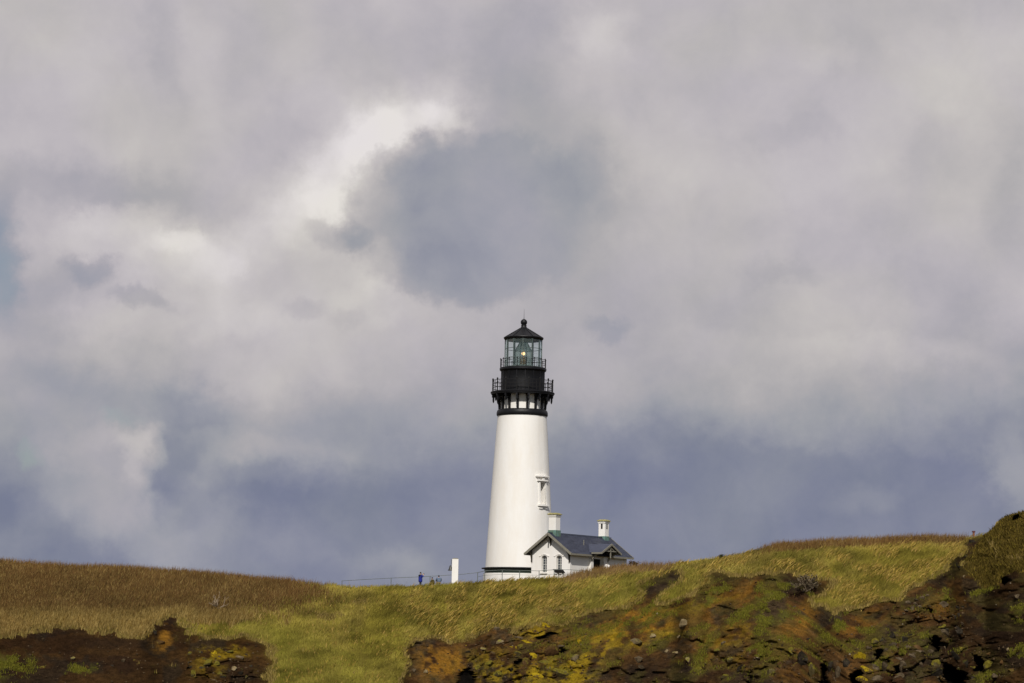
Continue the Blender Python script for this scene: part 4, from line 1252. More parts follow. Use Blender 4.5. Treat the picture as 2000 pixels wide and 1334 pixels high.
MB().add([W(-WHW, -dep, WZ0), W(WHW, -dep, WZ0), W(WHW, -dep, WZ1), W(-WHW, -dep, WZ1)], [(0, 1, 2, 3)]).build('pane', MT['darkglass'], win)


def arcbox(mb, u0, u1, z0, z1, o0, o1, segs=6):
    """block that follows the wall"""
    vs = []; fs = []
    for i in range(segs + 1):
        u = u0 + (u1 - u0) * i / segs
        for (o_, z_) in ((o0, z0), (o1, z0), (o1, z1), (o0, z1)):
            vs.append(W(u, o_, z_))
    for i in range(segs):
        a = i * 4; c = a + 4
        for k in range(4):
            k2 = (k + 1) % 4
            fs.append((a + k, a + k2, c + k2, c + k))
    fs += [(0, 1, 2, 3), (segs * 4 + 3, segs * 4 + 2, segs * 4 + 1, segs * 4)]
    mb.add(vs, fs)


arcbox(hd := MB(), -1.0, 1.0, tz(933.4), tz(930.8), -.1, .30)
arcbox(hd, -.82, .82, tz(941.5), tz(938.8), -.1, .22)
arcbox(hd, -.16, .16, tz(938.5), tz(933.4), -.1, .18, 2)
hd.build('hood_moulding', MT['white'], win)
arcbox(si := MB(), -.82, .82, WZ0 - .2, WZ0, -.1, .28)
arcbox(si, -.7, -.25, WZ0 - .48, WZ0 - .34, -.1, .12, 3); arcbox(si, .25, .7, WZ0 - .48, WZ0 - .34, -.1, .12, 3)
arcbox(si, -.3, .3, WZ0 - .36, WZ0 - .24, -.1, .10, 3)
si.build('window_sill', MT['white'], win)
arcbox(jm := MB(), -WHW - .2, -WHW, WZ0, WZ1, -.05, .09, 2); arcbox(jm, WHW, WHW + .2, WZ0, WZ1, -.05, .09, 2)
jm.build('window_surround', MT['white'], win)

# collar ring under the brackets
MB().lathe(wring([(45, 814.5), (49.0, 813.5), (50.3, 811.5), (50.3, 807), (49.2, 803), (46.8, 801.0), (42, 800.5)]), 96, close=True).build('collar', MT['black'], lh, True)
MB().lathe(wring([(43.0, 801), (43.0, 766)]), 96).build('neck_wall', MT['white'], lh, True)
# brackets
NBR = 16
bm_ = MB()
zt = tz(772.5); zl = tz(801)
r0, r1 = 43.6 * S, 61.0 * S
bm_.box(((r0 + .11), 0, (zt + zl) / 2), (.2, .2, zt - zl))                       # upright against the wall
bm_.box(((r0 + r1) / 2, 0, zt - .12), (r1 - r0, .2, .24))                         # top arm
pts = []
for k in range(9):
    t = k / 8
    pts.append((r0 + .16 + (r1 - r0 - .42) * (1 - math.cos(t * PI / 2)), 0, zl + .12 + (zt - zl - .25) * math.sin(t * PI / 2) ** 1.0))
for k in range(8):
    bm_.bar(pts[k], pts[k + 1], .16, .16, up=(0, 1, 0))
bm_.box((r1 - .16, 0, zt - .36), (.17, .17, .5))
bm_.tube([(r1 - .16, 0, zt - .60), (r1 - .16, 0, zt - .72), (r1 - .16, 0, zt - .84)], [.11, .08, .02], 8)
bm_.tube([(r0 + .56, 0, zt - .26), (r0 + .56, 0, zt - .48), (r0 + .56, 0, zt - .58)], [.08, .08, .02], 8)
ring_pts = [(r0 + .42 + .13 * math.cos(a), 0, zt - .42 + .13 * math.sin(a)) for a in [2 * PI * k / 10 for k in range(11)]]
bm_.tube(ring_pts, .03, 5, cap=False)
bme = bm_.mesh('bracket', MT['black'])
for k in range(NBR):
    link('bracket', bme, lh, rot=(0, 0, -PI / 2 + R(11.25) + 2 * PI * k / NBR))
# gallery deck with its rolled edge
MB().lathe(wring([(40, 772.6), (60, 772.6), (61.5, 771.8), (61.6, 770.0), (62.8, 769.4), (63.0, 767.6), (62.0, 766.6), (40, 766.4)]), 96, close=True).build('gallery_deck', MT['black'], lh, True)


def railing(name, r, z0, hgt, nposts, rails, rp, rb, knob=True, a0=0.0, bal=0):
    root = MB()
    for i in range(1, rails + 1):
        z = z0 + hgt * i / rails
        root.lathe([(r - rb, z - rb), (r + rb, z - rb), (r + rb, z + rb), (r - rb, z + rb)], 64, close=True)
    o = root.build(name, MT['rail2'], lh)
    pm = MB()
    pm.tube([(r, 0, z0), (r, 0, z0 + hgt)], rp, 8)
    if knob:
        pm.tube([(r, 0, z0 + hgt), (r, 0, z0 + hgt + rp * 1.6), (r, 0, z0 + hgt + rp * 3.4), (r, 0, z0 + hgt + rp * 4.4)], [rp * .8, rp * 1.9, rp * 1.5, rp * .2], 8)
    me_ = pm.mesh('post', MT['rail2'])
    for k in range(nposts):
        link('post', me_, o, rot=(0, 0, a0 + 2 * PI * k / nposts))
    if bal:
        bmq = MB(); bmq.tube([(r, 0, z0), (r, 0, z0 + hgt)], rb * .8, 5)
        me2 = bmq.mesh('baluster', MT['rail2'])
        for k in range(nposts * bal):
            if k % bal:
                link('baluster', me2, o, rot=(0, 0, a0 + 2 * PI * k / (nposts * bal)))
    return o


MT['rail2'] = mat('dark_iron_rail', (.014, .013, .013), .6, .2)
railing('gallery_railing', 59.6 * S, tz(766.6), 21.5 * S, 16, 3, .055, .026, a0=-PI / 2 + R(11.25) * 1.0, bal=3)
# watch room drum
MB().lathe(wring([(44.2, 766.6), (44.2, 763.6), (43.0, 762.8), (42.6, 745), (42.6, 727), (43.6, 725.5)]), 96).build('watch_room', MT['black'], lh, True)
# riveted seams of the iron drum
sm = MB()
for k in range(16):
    a = 2 * PI * k / 16 + .1
    r_ = 42.75 * S
    sm.bar((r_ * math.cos(a), r_ * math.sin(a), tz(763)), (r_ * math.cos(a), r_ * math.sin(a), tz(726)), .09, .05, up=(math.cos(a), math.sin(a), 0))
sm.build('plate_seams', MT['black'], lh)
MB().lathe(wring([(38, 725.6), (44.6, 725.4), (46.0, 723.6), (46.0, 720.2), (45.0, 719.2), (30, 719.0)]), 96, close=True).build('upper_deck', MT['black'], lh, True)
railing('upper_railing', 44.6 * S, tz(719.2), 15.5 * S, 16, 2, .038, .022, knob=True, a0=R(7))

# lantern room: 12 sides, three tiers of panes
NSD = 12
LR = 36.0 * S
z_l0, z_l1 = tz(719.2), tz(664.2)
lant = thing('lantern_room', (0, 0, 0)); lant.parent = lh
lant.name = 'lantern_room'
a0 = -PI / 2 + R(-2)
tiers = [z_l0 + .10, z_l0 + (z_l1 - z_l0) * .345, z_l0 + (z_l1 - z_l0) * .675, z_l1 - .05]
mull = MB(); mull.bar((LR, 0, z_l0), (LR, 0, z_l1), .085, .10, up=(1, 0, 0))
mume = mull.mesh('mullion', MT['frame'])
for k in range(NSD):
    link('mullion', mume, lant, rot=(0, 0, a0 + 2 * PI * k / NSD))
for z, w_, hh in ((tiers[1], .05, .05), (tiers[2], .05, .05), (z_l0 + .06, .09, .12), (z_l1 - .03, .09, .1)):
    MB().lathe([(LR - w_ / 2, z - hh / 2), (LR + w_ / 2, z - hh / 2), (LR + w_ / 2, z + hh / 2), (LR - w_ / 2, z + hh / 2)], NSD, a0=a0, close=True).build('glazing_bar', MT['frame'], lant)
ap = LR * math.cos(PI / NSD)
hw = LR * math.sin(PI / NSD) - .05
for t in range(3):
    pz0 = tiers[t] + .03; pz1 = tiers[t + 1] - .03
    pm = MB(); pm.box((ap, 0, (pz0 + pz1) / 2), (.012, 2 * hw, pz1 - pz0))
    pme = pm.mesh('pane', MT['pane'])
    for k in range(NSD):
        link('pane', pme, lant, rot=(0, 0, a0 + 2 * PI * (k + .5) / NSD))
MB().lathe([(LR - .15, z_l0 - .02), (.1, z_l0 - .02)], 48).build('lantern_floor', MT['trim'], lant)
# the lens apparatus
lens = thing('lens', (0, 0, 0)); lens.parent = lh
zc_ = tz(692)
LB = tz(714); LT_ = tz(684.5)
b = MB()
rl = 16.4 * S
prof = []
nr_ = 11
for i in range(nr_):
    z = LB + (LT_ - LB) * i / nr_; zn = LB + (LT_ - LB) * (i + 1) / nr_
    bul = rl * (.88 + .12 * math.sin(PI * (i + .5) / nr_))
    prof += [(bul - .07, z), (bul + .03, z + (zn - z) * .55), (bul - .02, zn - .01)]
b.lathe(prof, 32); b.build('prism_drum', MT['lens'], lens, True, 20)
b = MB(); prof = []
zt2 = tz(668.5)
for i in range(8):
    z = LT_ + (zt2 - LT_) * i / 8; zn = LT_ + (zt2 - LT_) * (i + 1) / 8
    ra = rl * .98 + (7.5 * S - rl) * i / 8
    prof += [(ra, z), (ra + .03, z + (zn - z) * .5), (ra - .06, zn - .01)]
prof.append((.05, zt2))
b.lathe(prof, 32); b.build('upper_prisms', MT['lensdark'], lens, True, 20)
b = MB()
for k in range(8):
    a = 2 * PI * k / 8 + .35
    b.bar((rl * math.cos(a), rl * math.sin(a), LB), (rl * math.cos(a), rl * math.sin(a), LT_), .05, .05)
    b.bar((rl * math.cos(a), rl * math.sin(a), LT_), (7.5 * S * math.cos(a), 7.5 * S * math.sin(a), zt2), .05, .05)
for z in (LB, LT_, (LB + LT_) / 2 - .2):
    b.lathe([(rl + .02, z - .03), (rl + .05, z - .03), (rl + .05, z + .03), (rl + .02, z + .03)], 32, close=True)
b.build('lens_frame', MT['frame'], lens)
MB().lathe([(.75 * rl, z_l0), (.75 * rl, LB - .05), (.95 * rl, LB - .02)], 24).build('pedestal', MT['frame'], lens, True)
MB().lathe([(.01, tz(695.5) - .05), (.16, tz(695.5)), (.22, tz(699)), (.30, tz(703)), (.30, tz(712))], 20).build('lamp_burner', MT['brass'], lens, True)
import bmesh
bmx = bmesh.new(); bmesh.ops.create_uvsphere(bmx, u_segments=16, v_segments=10, radius=.19)
mex = bpy.data.meshes.new('lamp_bulb'); bmx.to_mesh(mex); bmx.free(); mex.materials.append(MT['bulb'])
link('lamp_bulb', mex, lens, (0, -.25, tz(691.2)))
# roof
MB().lathe([(.05, z_l1 + .02), (LR - .1, z_l1 + .02)], 48).build('lantern_ceiling', MT['trim'], lant)
rf = MB()
rf.lathe(wring([(34.5, 665.0), (37.0, 664.4), (38.8, 662.4), (39.4, 660.8), (39.0, 659.6), (36.5, 658.4), (28, 653.6), (18, 647.6), (8.2, 641.8), (7.0, 640.6), (5.4, 638.4), (5.0, 634.8)]), NSD * 4)
roof = rf.build('roof', MT['black'], lh, True, 30)
rb_ = MB()
for k in range(NSD):
    a = a0 + 2 * PI * k / NSD
    rb_.bar((38.6 * S * math.cos(a), 38.6 * S * math.sin(a), tz(659.5)), (8.2 * S * math.cos(a), 8.2 * S * math.sin(a), tz(641.6)), .07, .06)
rb_.build('roof_ribs', MT['black'], roof)
vb = MB()
cz = tz(629.6)
vb.lathe([(5.3 * S, tz(636.4)), (5.6 * S, tz(636.0)), (5.6 * S, tz(635.2)), (4.6 * S, tz(634.6))] + [(6.5 * S * math.cos(t), cz + 6.5 * S * math.sin(t)) for t in [R(x) for x in range(-45, 90, 12)]] + [(.06, cz + 6.9 * S)], 32)
vb.build('ventilator_ball', MT['black'], roof, True, 50)
MB().tube([(0, 0, cz + 6.4 * S), (0, 0, tz(618)), (0, 0, tz(603))], [.035, .022, .008], 6).build('lightning_rod', MT['black'], roof)

# ================================================================== HOUSE (keepers' workroom)
HA = R(33)
ax_l = Vector((math.sin(HA), math.cos(HA), 0))      # long axis, away from the camera
ax_w = Vector((math.cos(HA), -math.sin(HA), 0))     # gable direction, to the right
# near (right-hand) corner of the gable wall
c0 = P(1113, 1128, 268.5)
HW_, HL_ = 4.75, 11.6
gz = plateau(c0.x, c0.y) - .1
zE = P(1112, 1079, 268.0).z     # eaves
hz = gz
heave = zE - gz + .05
hh = heave
center = Vector((c0.x, c0.y, 0)) - ax_w * HW_ / 2
house = thing('house', (center.x, center.y, gz), -HA, 'small white workroom house with dark slate roof and two chimneys beside the tower', 'house')
# local frame: +x = right (gable direction), +y = long axis going back, origin mid gable wall
pitch = math.tan(R(36.5))
OVE, OVR = .50, .62      # eave and rake overhang
zr = hh + pitch * (HW_ / 2 + OVE) - .12                    # ridge
DX0, DX1 = 3.75, 7.25                                      # porch extent along the side wall


def roof_z(x):
    return zr - pitch * abs(x)


wall_top = roof_z(HW_ / 2) - .12
# windows of the gable
WINS = [(-.93, .72, 2.70), (.86, .72, 2.75)]
wz0, wz1 = .55, 2.42
wz0 = P(1061, 1117.5, 269.5).z - gz; wz1 = P(1061, 1086, 269.5).z - gz
wxl = -.80; wxr = 1.02; ww = .33
# gable wall built in pieces round the real openings
b = MB()
th = .35
def gwall(x0, x1, z0, z1):
    b.box(((x0 + x1) / 2, th / 2, (z0 + z1) / 2), (x1 - x0, th, z1 - z0))
xs_ = [-HW_ / 2, wxl - ww, wxl + ww, wxr - ww, wxr + ww, HW_ / 2]
for i in (0, 2, 4):
    gwall(xs_[i], xs_[i + 1], -.8, wall_top)
for i in (1, 3):
    gwall(xs_[i], xs_[i + 1], -.8, wz0); gwall(xs_[i], xs_[i + 1], wz1 + .12, wall_top)
    cxx = (xs_[i] + xs_[i + 1]) / 2
    # arched head
    for k in range(6):
        u0 = -ww + 2 * ww * k / 6; u1 = -ww + 2 * ww * (k + 1) / 6
        zz_ = wz1 + .12 - .16 * (((u0 + u1) / 2) / ww) ** 2 - .02
        b.box((cxx + (u0 + u1) / 2, th / 2, (zz_ + wz1 + .12) / 2), (u1 - u0, th - .002, wz1 + .12 - zz_ + .001))
b.poly([(-HW_ / 2, 0, wall_top), (HW_ / 2, 0, wall_top), (0, 0, zr - .15)], th, (0, 1, 0))
b.build('gable_wall', MT['white'], house)
b = MB()
b.box((HW_ / 2 - th / 2, (DX0 + th) / 2, (wall_top - .8) / 2), (th, DX0 - th, wall_top + .8))
b.box((HW_ / 2 - th / 2, (DX1 + HL_) / 2, (wall_top - .8) / 2), (th, HL_ - DX1, wall_top + .8))
b.box((HW_ / 2 - th / 2, (DX0 + DX1) / 2, (wall_top + 2.35) / 2), (th - .01, DX1 - DX0, wall_top - 2.35))
b.build('side_wall', MT['white'], house)
MB().box((-HW_ / 2 + th / 2, (HL_ + th) / 2, (wall_top - .8) / 2), (th, HL_ - th, wall_top + .8)).build('side_wall', MT['white'], house)
b = MB().box((0, HL_ - th / 2, (wall_top - .8) / 2), (HW_ - 2 * th, th, wall_top + .8))
b.poly([(-HW_ / 2, HL_ - th, wall_top), (HW_ / 2, HL_ - th, wall_top), (0, HL_ - th, zr - .15)], th, (0, 1, 0))
b.build('gable_wall', MT['white'], house)
# plinth
b = MB()
b.box((0, -.04, -.35), (HW_ + .16, .1, 1.1)); b.box((HW_ / 2 + .04, HL_ / 2, -.35), (.1, HL_, 1.1))
b.build('plinth', MT['white'], house)
# roof slopes: underlay plus individual shingle courses
xe = HW_ / 2 + OVE
y0r, y1r = -OVR, HL_ + OVR - .1
rf = MB()
for s_ in (-1, 1):
    rf.poly([(0, y0r, zr - .06), (s_ * xe, y0r, roof_z(xe) - .06), (s_ * xe, y1r, roof_z(xe) - .06), (0, y1r, zr - .06)], .06, (0, 0, -1))
hroof = rf.build('roof', MT['trimdark'], house)
ncr = 16
slope_len = math.hypot(xe, pitch * xe)
rr2 = random.Random(3)
shw = .95
ncol = int((y1r - y0r) / shw) + 1
for s_ in (1, -1):
    m_ = MB()
    for c in range(ncr):
        x0 = s_ * xe * c / ncr; x1 = s_ * xe * min((c + 1.12) / ncr, 1.01)
        y = y0r
        first = True
        while y < y1r - .02:
            y2 = min(y + (shw * .5 if first and c % 2 else shw), y1r)
            first = False
            lift = .010 + rr2.uniform(0, .014)
            m_.poly([(x0, y, roof_z(x0) - .035), (x1, y, roof_z(x1) + lift), (x1, y2 - .015, roof_z(x1) + lift), (x0, y2 - .015, roof_z(x0) - .035)], .02, (0, 0, 1))
            y = y2
    o = m_.build('shingles', MT['slate'], hroof); o['kind'] = 'stuff'
MB().bar((0, y0r, zr + .035), (0, y1r, zr + .035), .22, .06).build('ridge_cap', MT['slate2'], hroof)
# bargeboards, fascia and eave soffit
for yv in (y0r - .03, y1r + .03):
    for s_ in (-1, 1):
        MB().bar((0, yv, zr - .10), (s_ * (xe + .02), yv, roof_z(xe) - .11), .06, .24, up=(0, 0, 1)).build('bargeboard', MT['trim'], house)
MB().box((xe + .03, (y0r + DX0 - .3) / 2, roof_z(xe) - .10), (.08, DX0 - .3 - y0r, .18)).build('fascia', MT['trim'], house)
MB().box((xe + .03, (DX1 + .2 + y1r) / 2, roof_z(xe) - .10), (.08, y1r - DX1 - .2, .18)).build('fascia', MT['trim'], house)
MB().box((-xe - .03, (y0r + y1r) / 2, roof_z(xe) - .10), (.08, y1r - y0r, .18)).build('fascia', MT['trim'], house)
# curved brackets under the near gable
def brace(mb, base, out, down, w=.11, n=6, dirv=(1, 0, 0), side=(0, 1, 0)):
    """curved brace: from base (on wall, low) curving out to base+out*dirv, +down"""
    base = Vector(base); d = Vector(dirv)
    pts = []
    for k in range(n + 1):
        t = k / n * PI / 2
        pts.append(base + d * (out * (1 - math.cos(t))) + Vector((0, 0, down * math.sin(t))))
    for k in range(n):
        mb.bar(pts[k], pts[k + 1], w, w, up=side)
    return mb


b = MB()
for s_ in (-1, 1):
    x = s_ * (HW_ / 2 + .02)
    brace(b, (x - s_ * .08, -.07, roof_z(HW_ / 2) - 1.25), OVR - .08, 1.05, .12, 6, (0, -1, 0), (1, 0, 0))
    b.bar((x - s_ * .08, -.07, roof_z(HW_ / 2) - 1.3), (x - s_ * .08, -.07, roof_z(HW_ / 2) - .2), .12, .12)
    b.bar((x - s_ * .08, -.02, roof_z(HW_ / 2) - .22), (x - s_ * .08, -OVR, roof_z(HW_ / 2) - .22), .12, .12)
b.bar((0, -.07, zr - 1.25), (0, -.07, zr - .3), .12, .12)
b.bar((0, -.02, zr - .32), (0, -OVR + .02, zr - .32), .12, .12)
brace(b, (0, -.1, zr - 1.15), OVR - .12, .8, .11, 6, (0, -1, 0), (1, 0, 0))
b.bar((0, -OVR + .06, zr - .95), (0, -OVR + .06, zr - .1), .1, .1)
b.build('gable_brackets', MT['trimdark'], house)

# gable windows
for wx in (wxl, wxr):
    f = MB()
    for u in (-ww + .035, 0, ww - .035):
        f.box((wx + u, th - .06, (wz0 + wz1) / 2), (.055, .06, wz1 - wz0))
    for k in range(7):
        f.box((wx, th - .06 + .001, wz0 + .03 + (wz1 - wz0 - .06) * k / 6), (2 * ww, .05, .06 if k in (0, 3, 6) else .035))
    w_ = f.build('window', MT['paleframe'], house)
    for kx in (-1, 1):
        for k in range(6):
            zc1 = wz0 + .03 + (wz1 - wz0 - .06) * (k + .5) / 6
            MB().box((wx + kx * ww / 2, th - .05, zc1), (ww - .07, .01, (wz1 - wz0) / 6 - .05)).build('pane', MT['darkglass'], w_)
    MB().box((wx, -.05, wz0 - .07), (2 * ww + .22, .22, .12)).build('window_sill', MT['white'], w_)
    h_ = MB()
    for k in range(8):
        u0 = -ww - .14 + (2 * ww + .28) * k / 8; u1 = -ww - .14 + (2 * ww + .28) * (k + 1) / 8
        f_ = lambda u: wz1 + .22 - .20 * (u / (ww + .14)) ** 2
        h_.bar((wx + u0, -.02, f_(u0)), (wx + u1, -.02, f_(u1)), .05, .06)
    for s_ in (-1, 1):
        h_.box((wx + s_ * (ww + .22), -.04, wz1 + .03), (.12, .07, .08))
    h_.build('hood_moulding', MT['white'], w_)
    MB().box((wx, th + .2, (wz0 + wz1) / 2), (2 * ww, .02, wz1 - wz0 + .3)).build('blind', MT['paleframe'] if wx > 0 else MT['trim'], w_)

# chimneys
def chimney(yc, zbot, label, holes, ztop, wch=.82):
    m_ = MB()
    zcop = zbot
    ztc = ztop
    m_.box((0, yc, (zcop + ztc - .30) / 2), (wch, wch, ztc - .30 - zcop))
    # flared head: built round the flue openings
    z1 = ztc - .30
    zs_ = [z1, z1 + .06, z1 + .16, ztc]
    ws_ = [wch, wch + .06, wch + .14, wch + .18]
    c = m_.build('chimney', MT['white'], house)
    if label:
        c['label'] = label
    hd_ = MB(); vs = []
    for z, w in zip(zs_, ws_):
        vs += [(-w / 2, yc - w / 2, z), (w / 2, yc - w / 2, z), (w / 2, yc + w / 2, z), (-w / 2, yc + w / 2, z)]
    fs = []
    for i in range(3):
        for k in range(4):
            k2 = (k + 1) % 4
            fs.append((i * 4 + k, i * 4 + k2, i * 4 + 4 + k2, i * 4 + 4 + k))
    fs += [(12, 13, 14, 15), (3, 2, 1, 0)]
    hd_.add(vs, fs); hd_.build('chimney_head', MT['white'], c)
    cp = MB(); w = wch + .30
    vs = [(-w / 2, yc - w / 2, ztc + .002), (w / 2, yc - w / 2, ztc + .002), (w / 2, yc + w / 2, ztc + .002), (-w / 2, yc + w / 2, ztc + .002)]
    vs += [(x, y, z + .07) for x, y, z in vs]
    w2_ = w * .6
    vs += [(-w2_ / 2, yc - w2_ / 2, ztc + .2), (w2_ / 2, yc - w2_ / 2, ztc + .2), (w2_ / 2, yc + w2_ / 2, ztc + .2), (-w2_ / 2, yc + w2_ / 2, ztc + .2)]
    fs = [(3, 2, 1, 0), (8, 9, 10, 11)]
    for i in range(2):
        for k in range(4):
            k2 = (k + 1) % 4
            fs.append((i * 4 + k, i * 4 + k2, i * 4 + 4 + k2, i * 4 + 4 + k))
    cp.add(vs, fs); cp.build('chimney_cap', MT['lichen'], c)
    fl = MB(); w3 = wch + .12
    zf = zcop + .02
    fl.add([(-w3 / 2, yc - w3 / 2, zr - .5), (w3 / 2, yc - w3 / 2, zr - .5), (w3 / 2, yc + w3 / 2, zr - .5), (-w3 / 2, yc + w3 / 2, zr - .5),
            (-w3 / 2, yc - w3 / 2, zf), (w3 / 2, yc - w3 / 2, zf), (w3 / 2, yc + w3 / 2, zf), (-w3 / 2, yc + w3 / 2, zf)],
           [(0, 1, 5, 4), (1, 2, 6, 5), (2, 3, 7, 6), (3, 0, 4, 7), (4, 5, 6, 7), (3, 2, 1, 0)])
    fl.build('flashing', MT['copper'], c)
    if holes:
        for face in ('l', 'r'):
            hm = MB()
            zt_ = z1 + .02
            for k in range(5):
                pass
            if face == 'l':
                hm.box((0, yc - wch / 2 - .0, zt_ - .28), (.20, .05, .50))
                hm.tube([(0, yc - wch / 2 - .025, zt_ - .03), (0, yc - wch / 2 + .025, zt_ - .03)], .10, 10)
            else:
                hm.box((wch / 2, yc, zt_ - .28), (.05, .20, .50))
                hm.tube([(wch / 2 - .025, yc, zt_ - .03), (wch / 2 + .025, yc, zt_ - .03)], .10, 10)
            hm.build('flue_opening', MT['dark'], c)
    return c


def local(pt):
    d = Vector(pt) - house.location
    return Vector((d.dot(ax_w), d.dot(ax_l), d.z))


ch1_y = .62
yc1 = house.location.y + ch1_y * math.cos(HA)
chimney(ch1_y, P(1082, 1036, yc1).z - gz, 'plain white chimney nearest the tower', False, P(1082, 1005.5, yc1).z - gz, .86)
ch2_y = HL_ - .95
yc2 = house.location.y + ch2_y * math.cos(HA)
chimney(ch2_y, P(1181, 1048, yc2).z - gz, 'white chimney with two dark flue openings', True, P(1181, 1018.5, yc2).z - gz, .80)

# porch on the side wall
PD = 1.5                       # projection
pm_ = (DX0 + DX1) / 2
phw = (DX1 - DX0) / 2
pzr = roof_z(xe) + 1.14         # porch ridge
ppitch = math.tan(R(25))
x0p = HW_ / 2; x1p = HW_ / 2 + PD


def pz(y):
    return pzr - ppitch * abs(y - pm_)


pe = phw + .25
xin = (zr - pzr) / pitch        # where porch ridge meets main roof
pr = MB()
for s_ in (-1, 1):
    # triangle-ish slope, inner edge lies on the main roof
    xv = (zr - pz(pm_ + pe)) / pitch
    pr.poly([(xin - .1, pm_, pzr), (x1p + .2, pm_, pzr), (x1p + .2, pm_ + s_ * pe, pz(pm_ + pe)), (min(xv, xe), pm_ + s_ * pe, pz(pm_ + pe))], .07, (0, 0, 1))
porch = pr.build('porch', MT['slate'], house)
pr2 = MB()
for s_ in (-1, 1):
    pr2.poly([(x0p - .1, pm_, pzr - .03), (x1p + .19, pm_, pzr - .03), (x1p + .19, pm_ + s_ * (pe - .03), pz(pm_ + pe) - .03), (x0p - .1, pm_ + s_ * (pe - .03), pz(pm_ + pe) - .03)], .04, (0, 0, -1))
pr2.build('soffit', MT['trimdark'], porch)
for s_ in (-1, 1):
    MB().bar((x1p + .23, pm_, pzr - .02), (x1p + .23, pm_ + s_ * (pe + .02), pz(pm_ + pe) - .03), .06, .2).build('bargeboard', MT['trim'], porch)
    MB().box(((xe + x1p + .2) / 2 + .02, pm_ + s_ * (pe + .02), pz(pm_ + pe) - .04), (x1p + .2 - xe + .1, .07, .16)).build('fascia', MT['trim'], porch)
b = MB()
b.bar((x1p + .10, pm_, pzr - 1.45), (x1p + .10, pm_, pzr - .05), .10, .10)
b.bar((x1p + .10, pm_ - phw * .66, pzr - .72), (x1p + .10, pm_ + phw * .66, pzr - .72), .10, .12)
for s_ in (-1, 1):
    b.bar((x1p + .10, pm_ + s_ * phw * .45, pzr - .74), (x1p + .10, pm_ + s_ * .08, pzr - .35), .07, .07)
    yb = pm_ + s_ * (phw - .1)
    b.bar((x0p, yb, pz(yb) - .15), (x1p + .15, yb, pz(yb) - .15), .12, .12)
    brace(b, (x0p + .05, yb, pz(yb) - 1.75), PD - .05, 1.55, .14, 8, (1, 0, 0), (0, 1, 0))
b.build('porch_truss', MT['trim'], porch)
# entrance vestibule
b = MB()
vx = HW_ / 2 + .28
b.box(((vx + HW_ / 2) / 2 - .1, DX0 + .25, .75), (vx - HW_ / 2 + .2, .5, 3.1))
b.box(((vx + HW_ / 2) / 2 - .1, DX1 - .45, .95), (vx - HW_ / 2 + .2, .9, 3.5))
b.build('entrance_wall', MT['white'], porch)
MB().box((HW_ / 2 - .28, (DX0 + DX1) / 2, 1.2), (.08, DX1 - DX0, 3.6)).build('door', MT['dark'], house)
# vent pipe on the roof
vp = MB(); vpx = 1.5
vp.tube([(vpx, 4.1, roof_z(vpx)), (vpx, 4.1, roof_z(vpx) + .55)], .045, 8); vp.build('vent_pipe', MT['trim'], house)

# dark wedge-shaped box beneath the right window
bx = P(1092.5, 1119, 267.4)
zg = plateau(bx.x, bx.y)
pl = thing('planter_box', (bx.x, bx.y, zg), -HA, 'low dark wedge shaped box standing under the right gable window', 'planter')
zb_ = bx.z - zg
m_ = MB()
m_.add([(-.62, -.3, zb_ + .38), (.30, -.3, zb_ + .38), (.62, -.3, zb_ - .02), (-.30, -.3, zb_ - .02), (-.62, .2, zb_ + .38), (.30, .2, zb_ + .38), (.62, .2, zb_ - .02), (-.30, .2, zb_ - .02)],
       [(0, 1, 2, 3), (7, 6, 5, 4), (0, 4, 5, 1), (1, 5, 6, 2), (2, 6, 7, 3), (3, 7, 4, 0)])
m_.build('box_body', MT['dark'], pl)
m_ = MB()
for x in (-.1, .45):
    m_.box((x, -.05, (zb_ - .02) / 2), (.08, .3, max(zb_, .1)))
m_.build('leg', MT['white'], pl)

# ================================================================== WHITE PYLON
pp = P(888.4, 1138, 267)
zg = plateau(pp.x, pp.y)
py_ = thing('pylon', (pp.x, pp.y, zg), 0, 'plain white square pillar standing between the people and the tower', 'pillar')
ztop = P(889.8, 1092, 267).z - zg
wv = 12.3 * 267 / F
m_ = MB().box((0, 0, (ztop - .3) / 2), (wv, wv, ztop + .3))
m_.build('pillar_body', MT['white'], py_)
MB().box((0, 0, ztop + .05), (wv * .8, wv * .8, .10)).build('pillar_cap', MT['trim'], py_)
m_ = MB()
zq = P(880, 1112, 267).z - zg
m_.lathe([(.02, zq + .42), (.10, zq + .36), (.16, zq + .10), (.25, zq - .10), (.25, zq - .14), (.02, zq - .14)], 20, c=(-wv / 2 - .16, 0))
bell = m_.build('bell', MT['bronze'], py_, True)
m_ = MB()
m_.bar((-wv / 2 - .10, 0, zq + .40), (-wv / 2 - .06, 0, zq + 1.0), .05); m_.bar((-wv / 2, 0, zq + 1.0), (-wv / 2 - .12, 0, zq + .98), .05)
m_.build('bell_bracket', MT['bronze'], py_)

# ================================================================== FENCE
FP = [(668, 1134.5, 275), (700, 1132.5, 274), (726, 1131, 273), (764, 1129, 272), (800, 1127.5, 271), (840, 1125.5, 270), (880, 1123, 269.5), (905, 1121.3, 269), (933, 1118.3, 268.5),
      (947, 1115, 267.5), (981, 1113.3, 267), (1015, 1114.2, 266.6), (1053, 1115, 266), (1082.4, 1112.7, 265.4), (1115, 1112.8, 265.3), (1150, 1115.5, 265.3)]
p0 = P(*FP[9])
fe = thing('fence', (p0.x, p0.y, plateau(p0.x, p0.y)), 0, 'thin grey metal rail fence running along the crest before the tower', 'fence')
tops = [P(*q) - fe.location for q in FP]
posts_at = {0, 3, 5, 8, 9, 10, 11, 12, 13, 15}
m_ = MB()
for a, c in zip(tops[:-1], tops[1:]):
    m_.tube([a, c], .028, 6)
m_.build('top_rail', MT['rail'], fe)
m_ = MB()
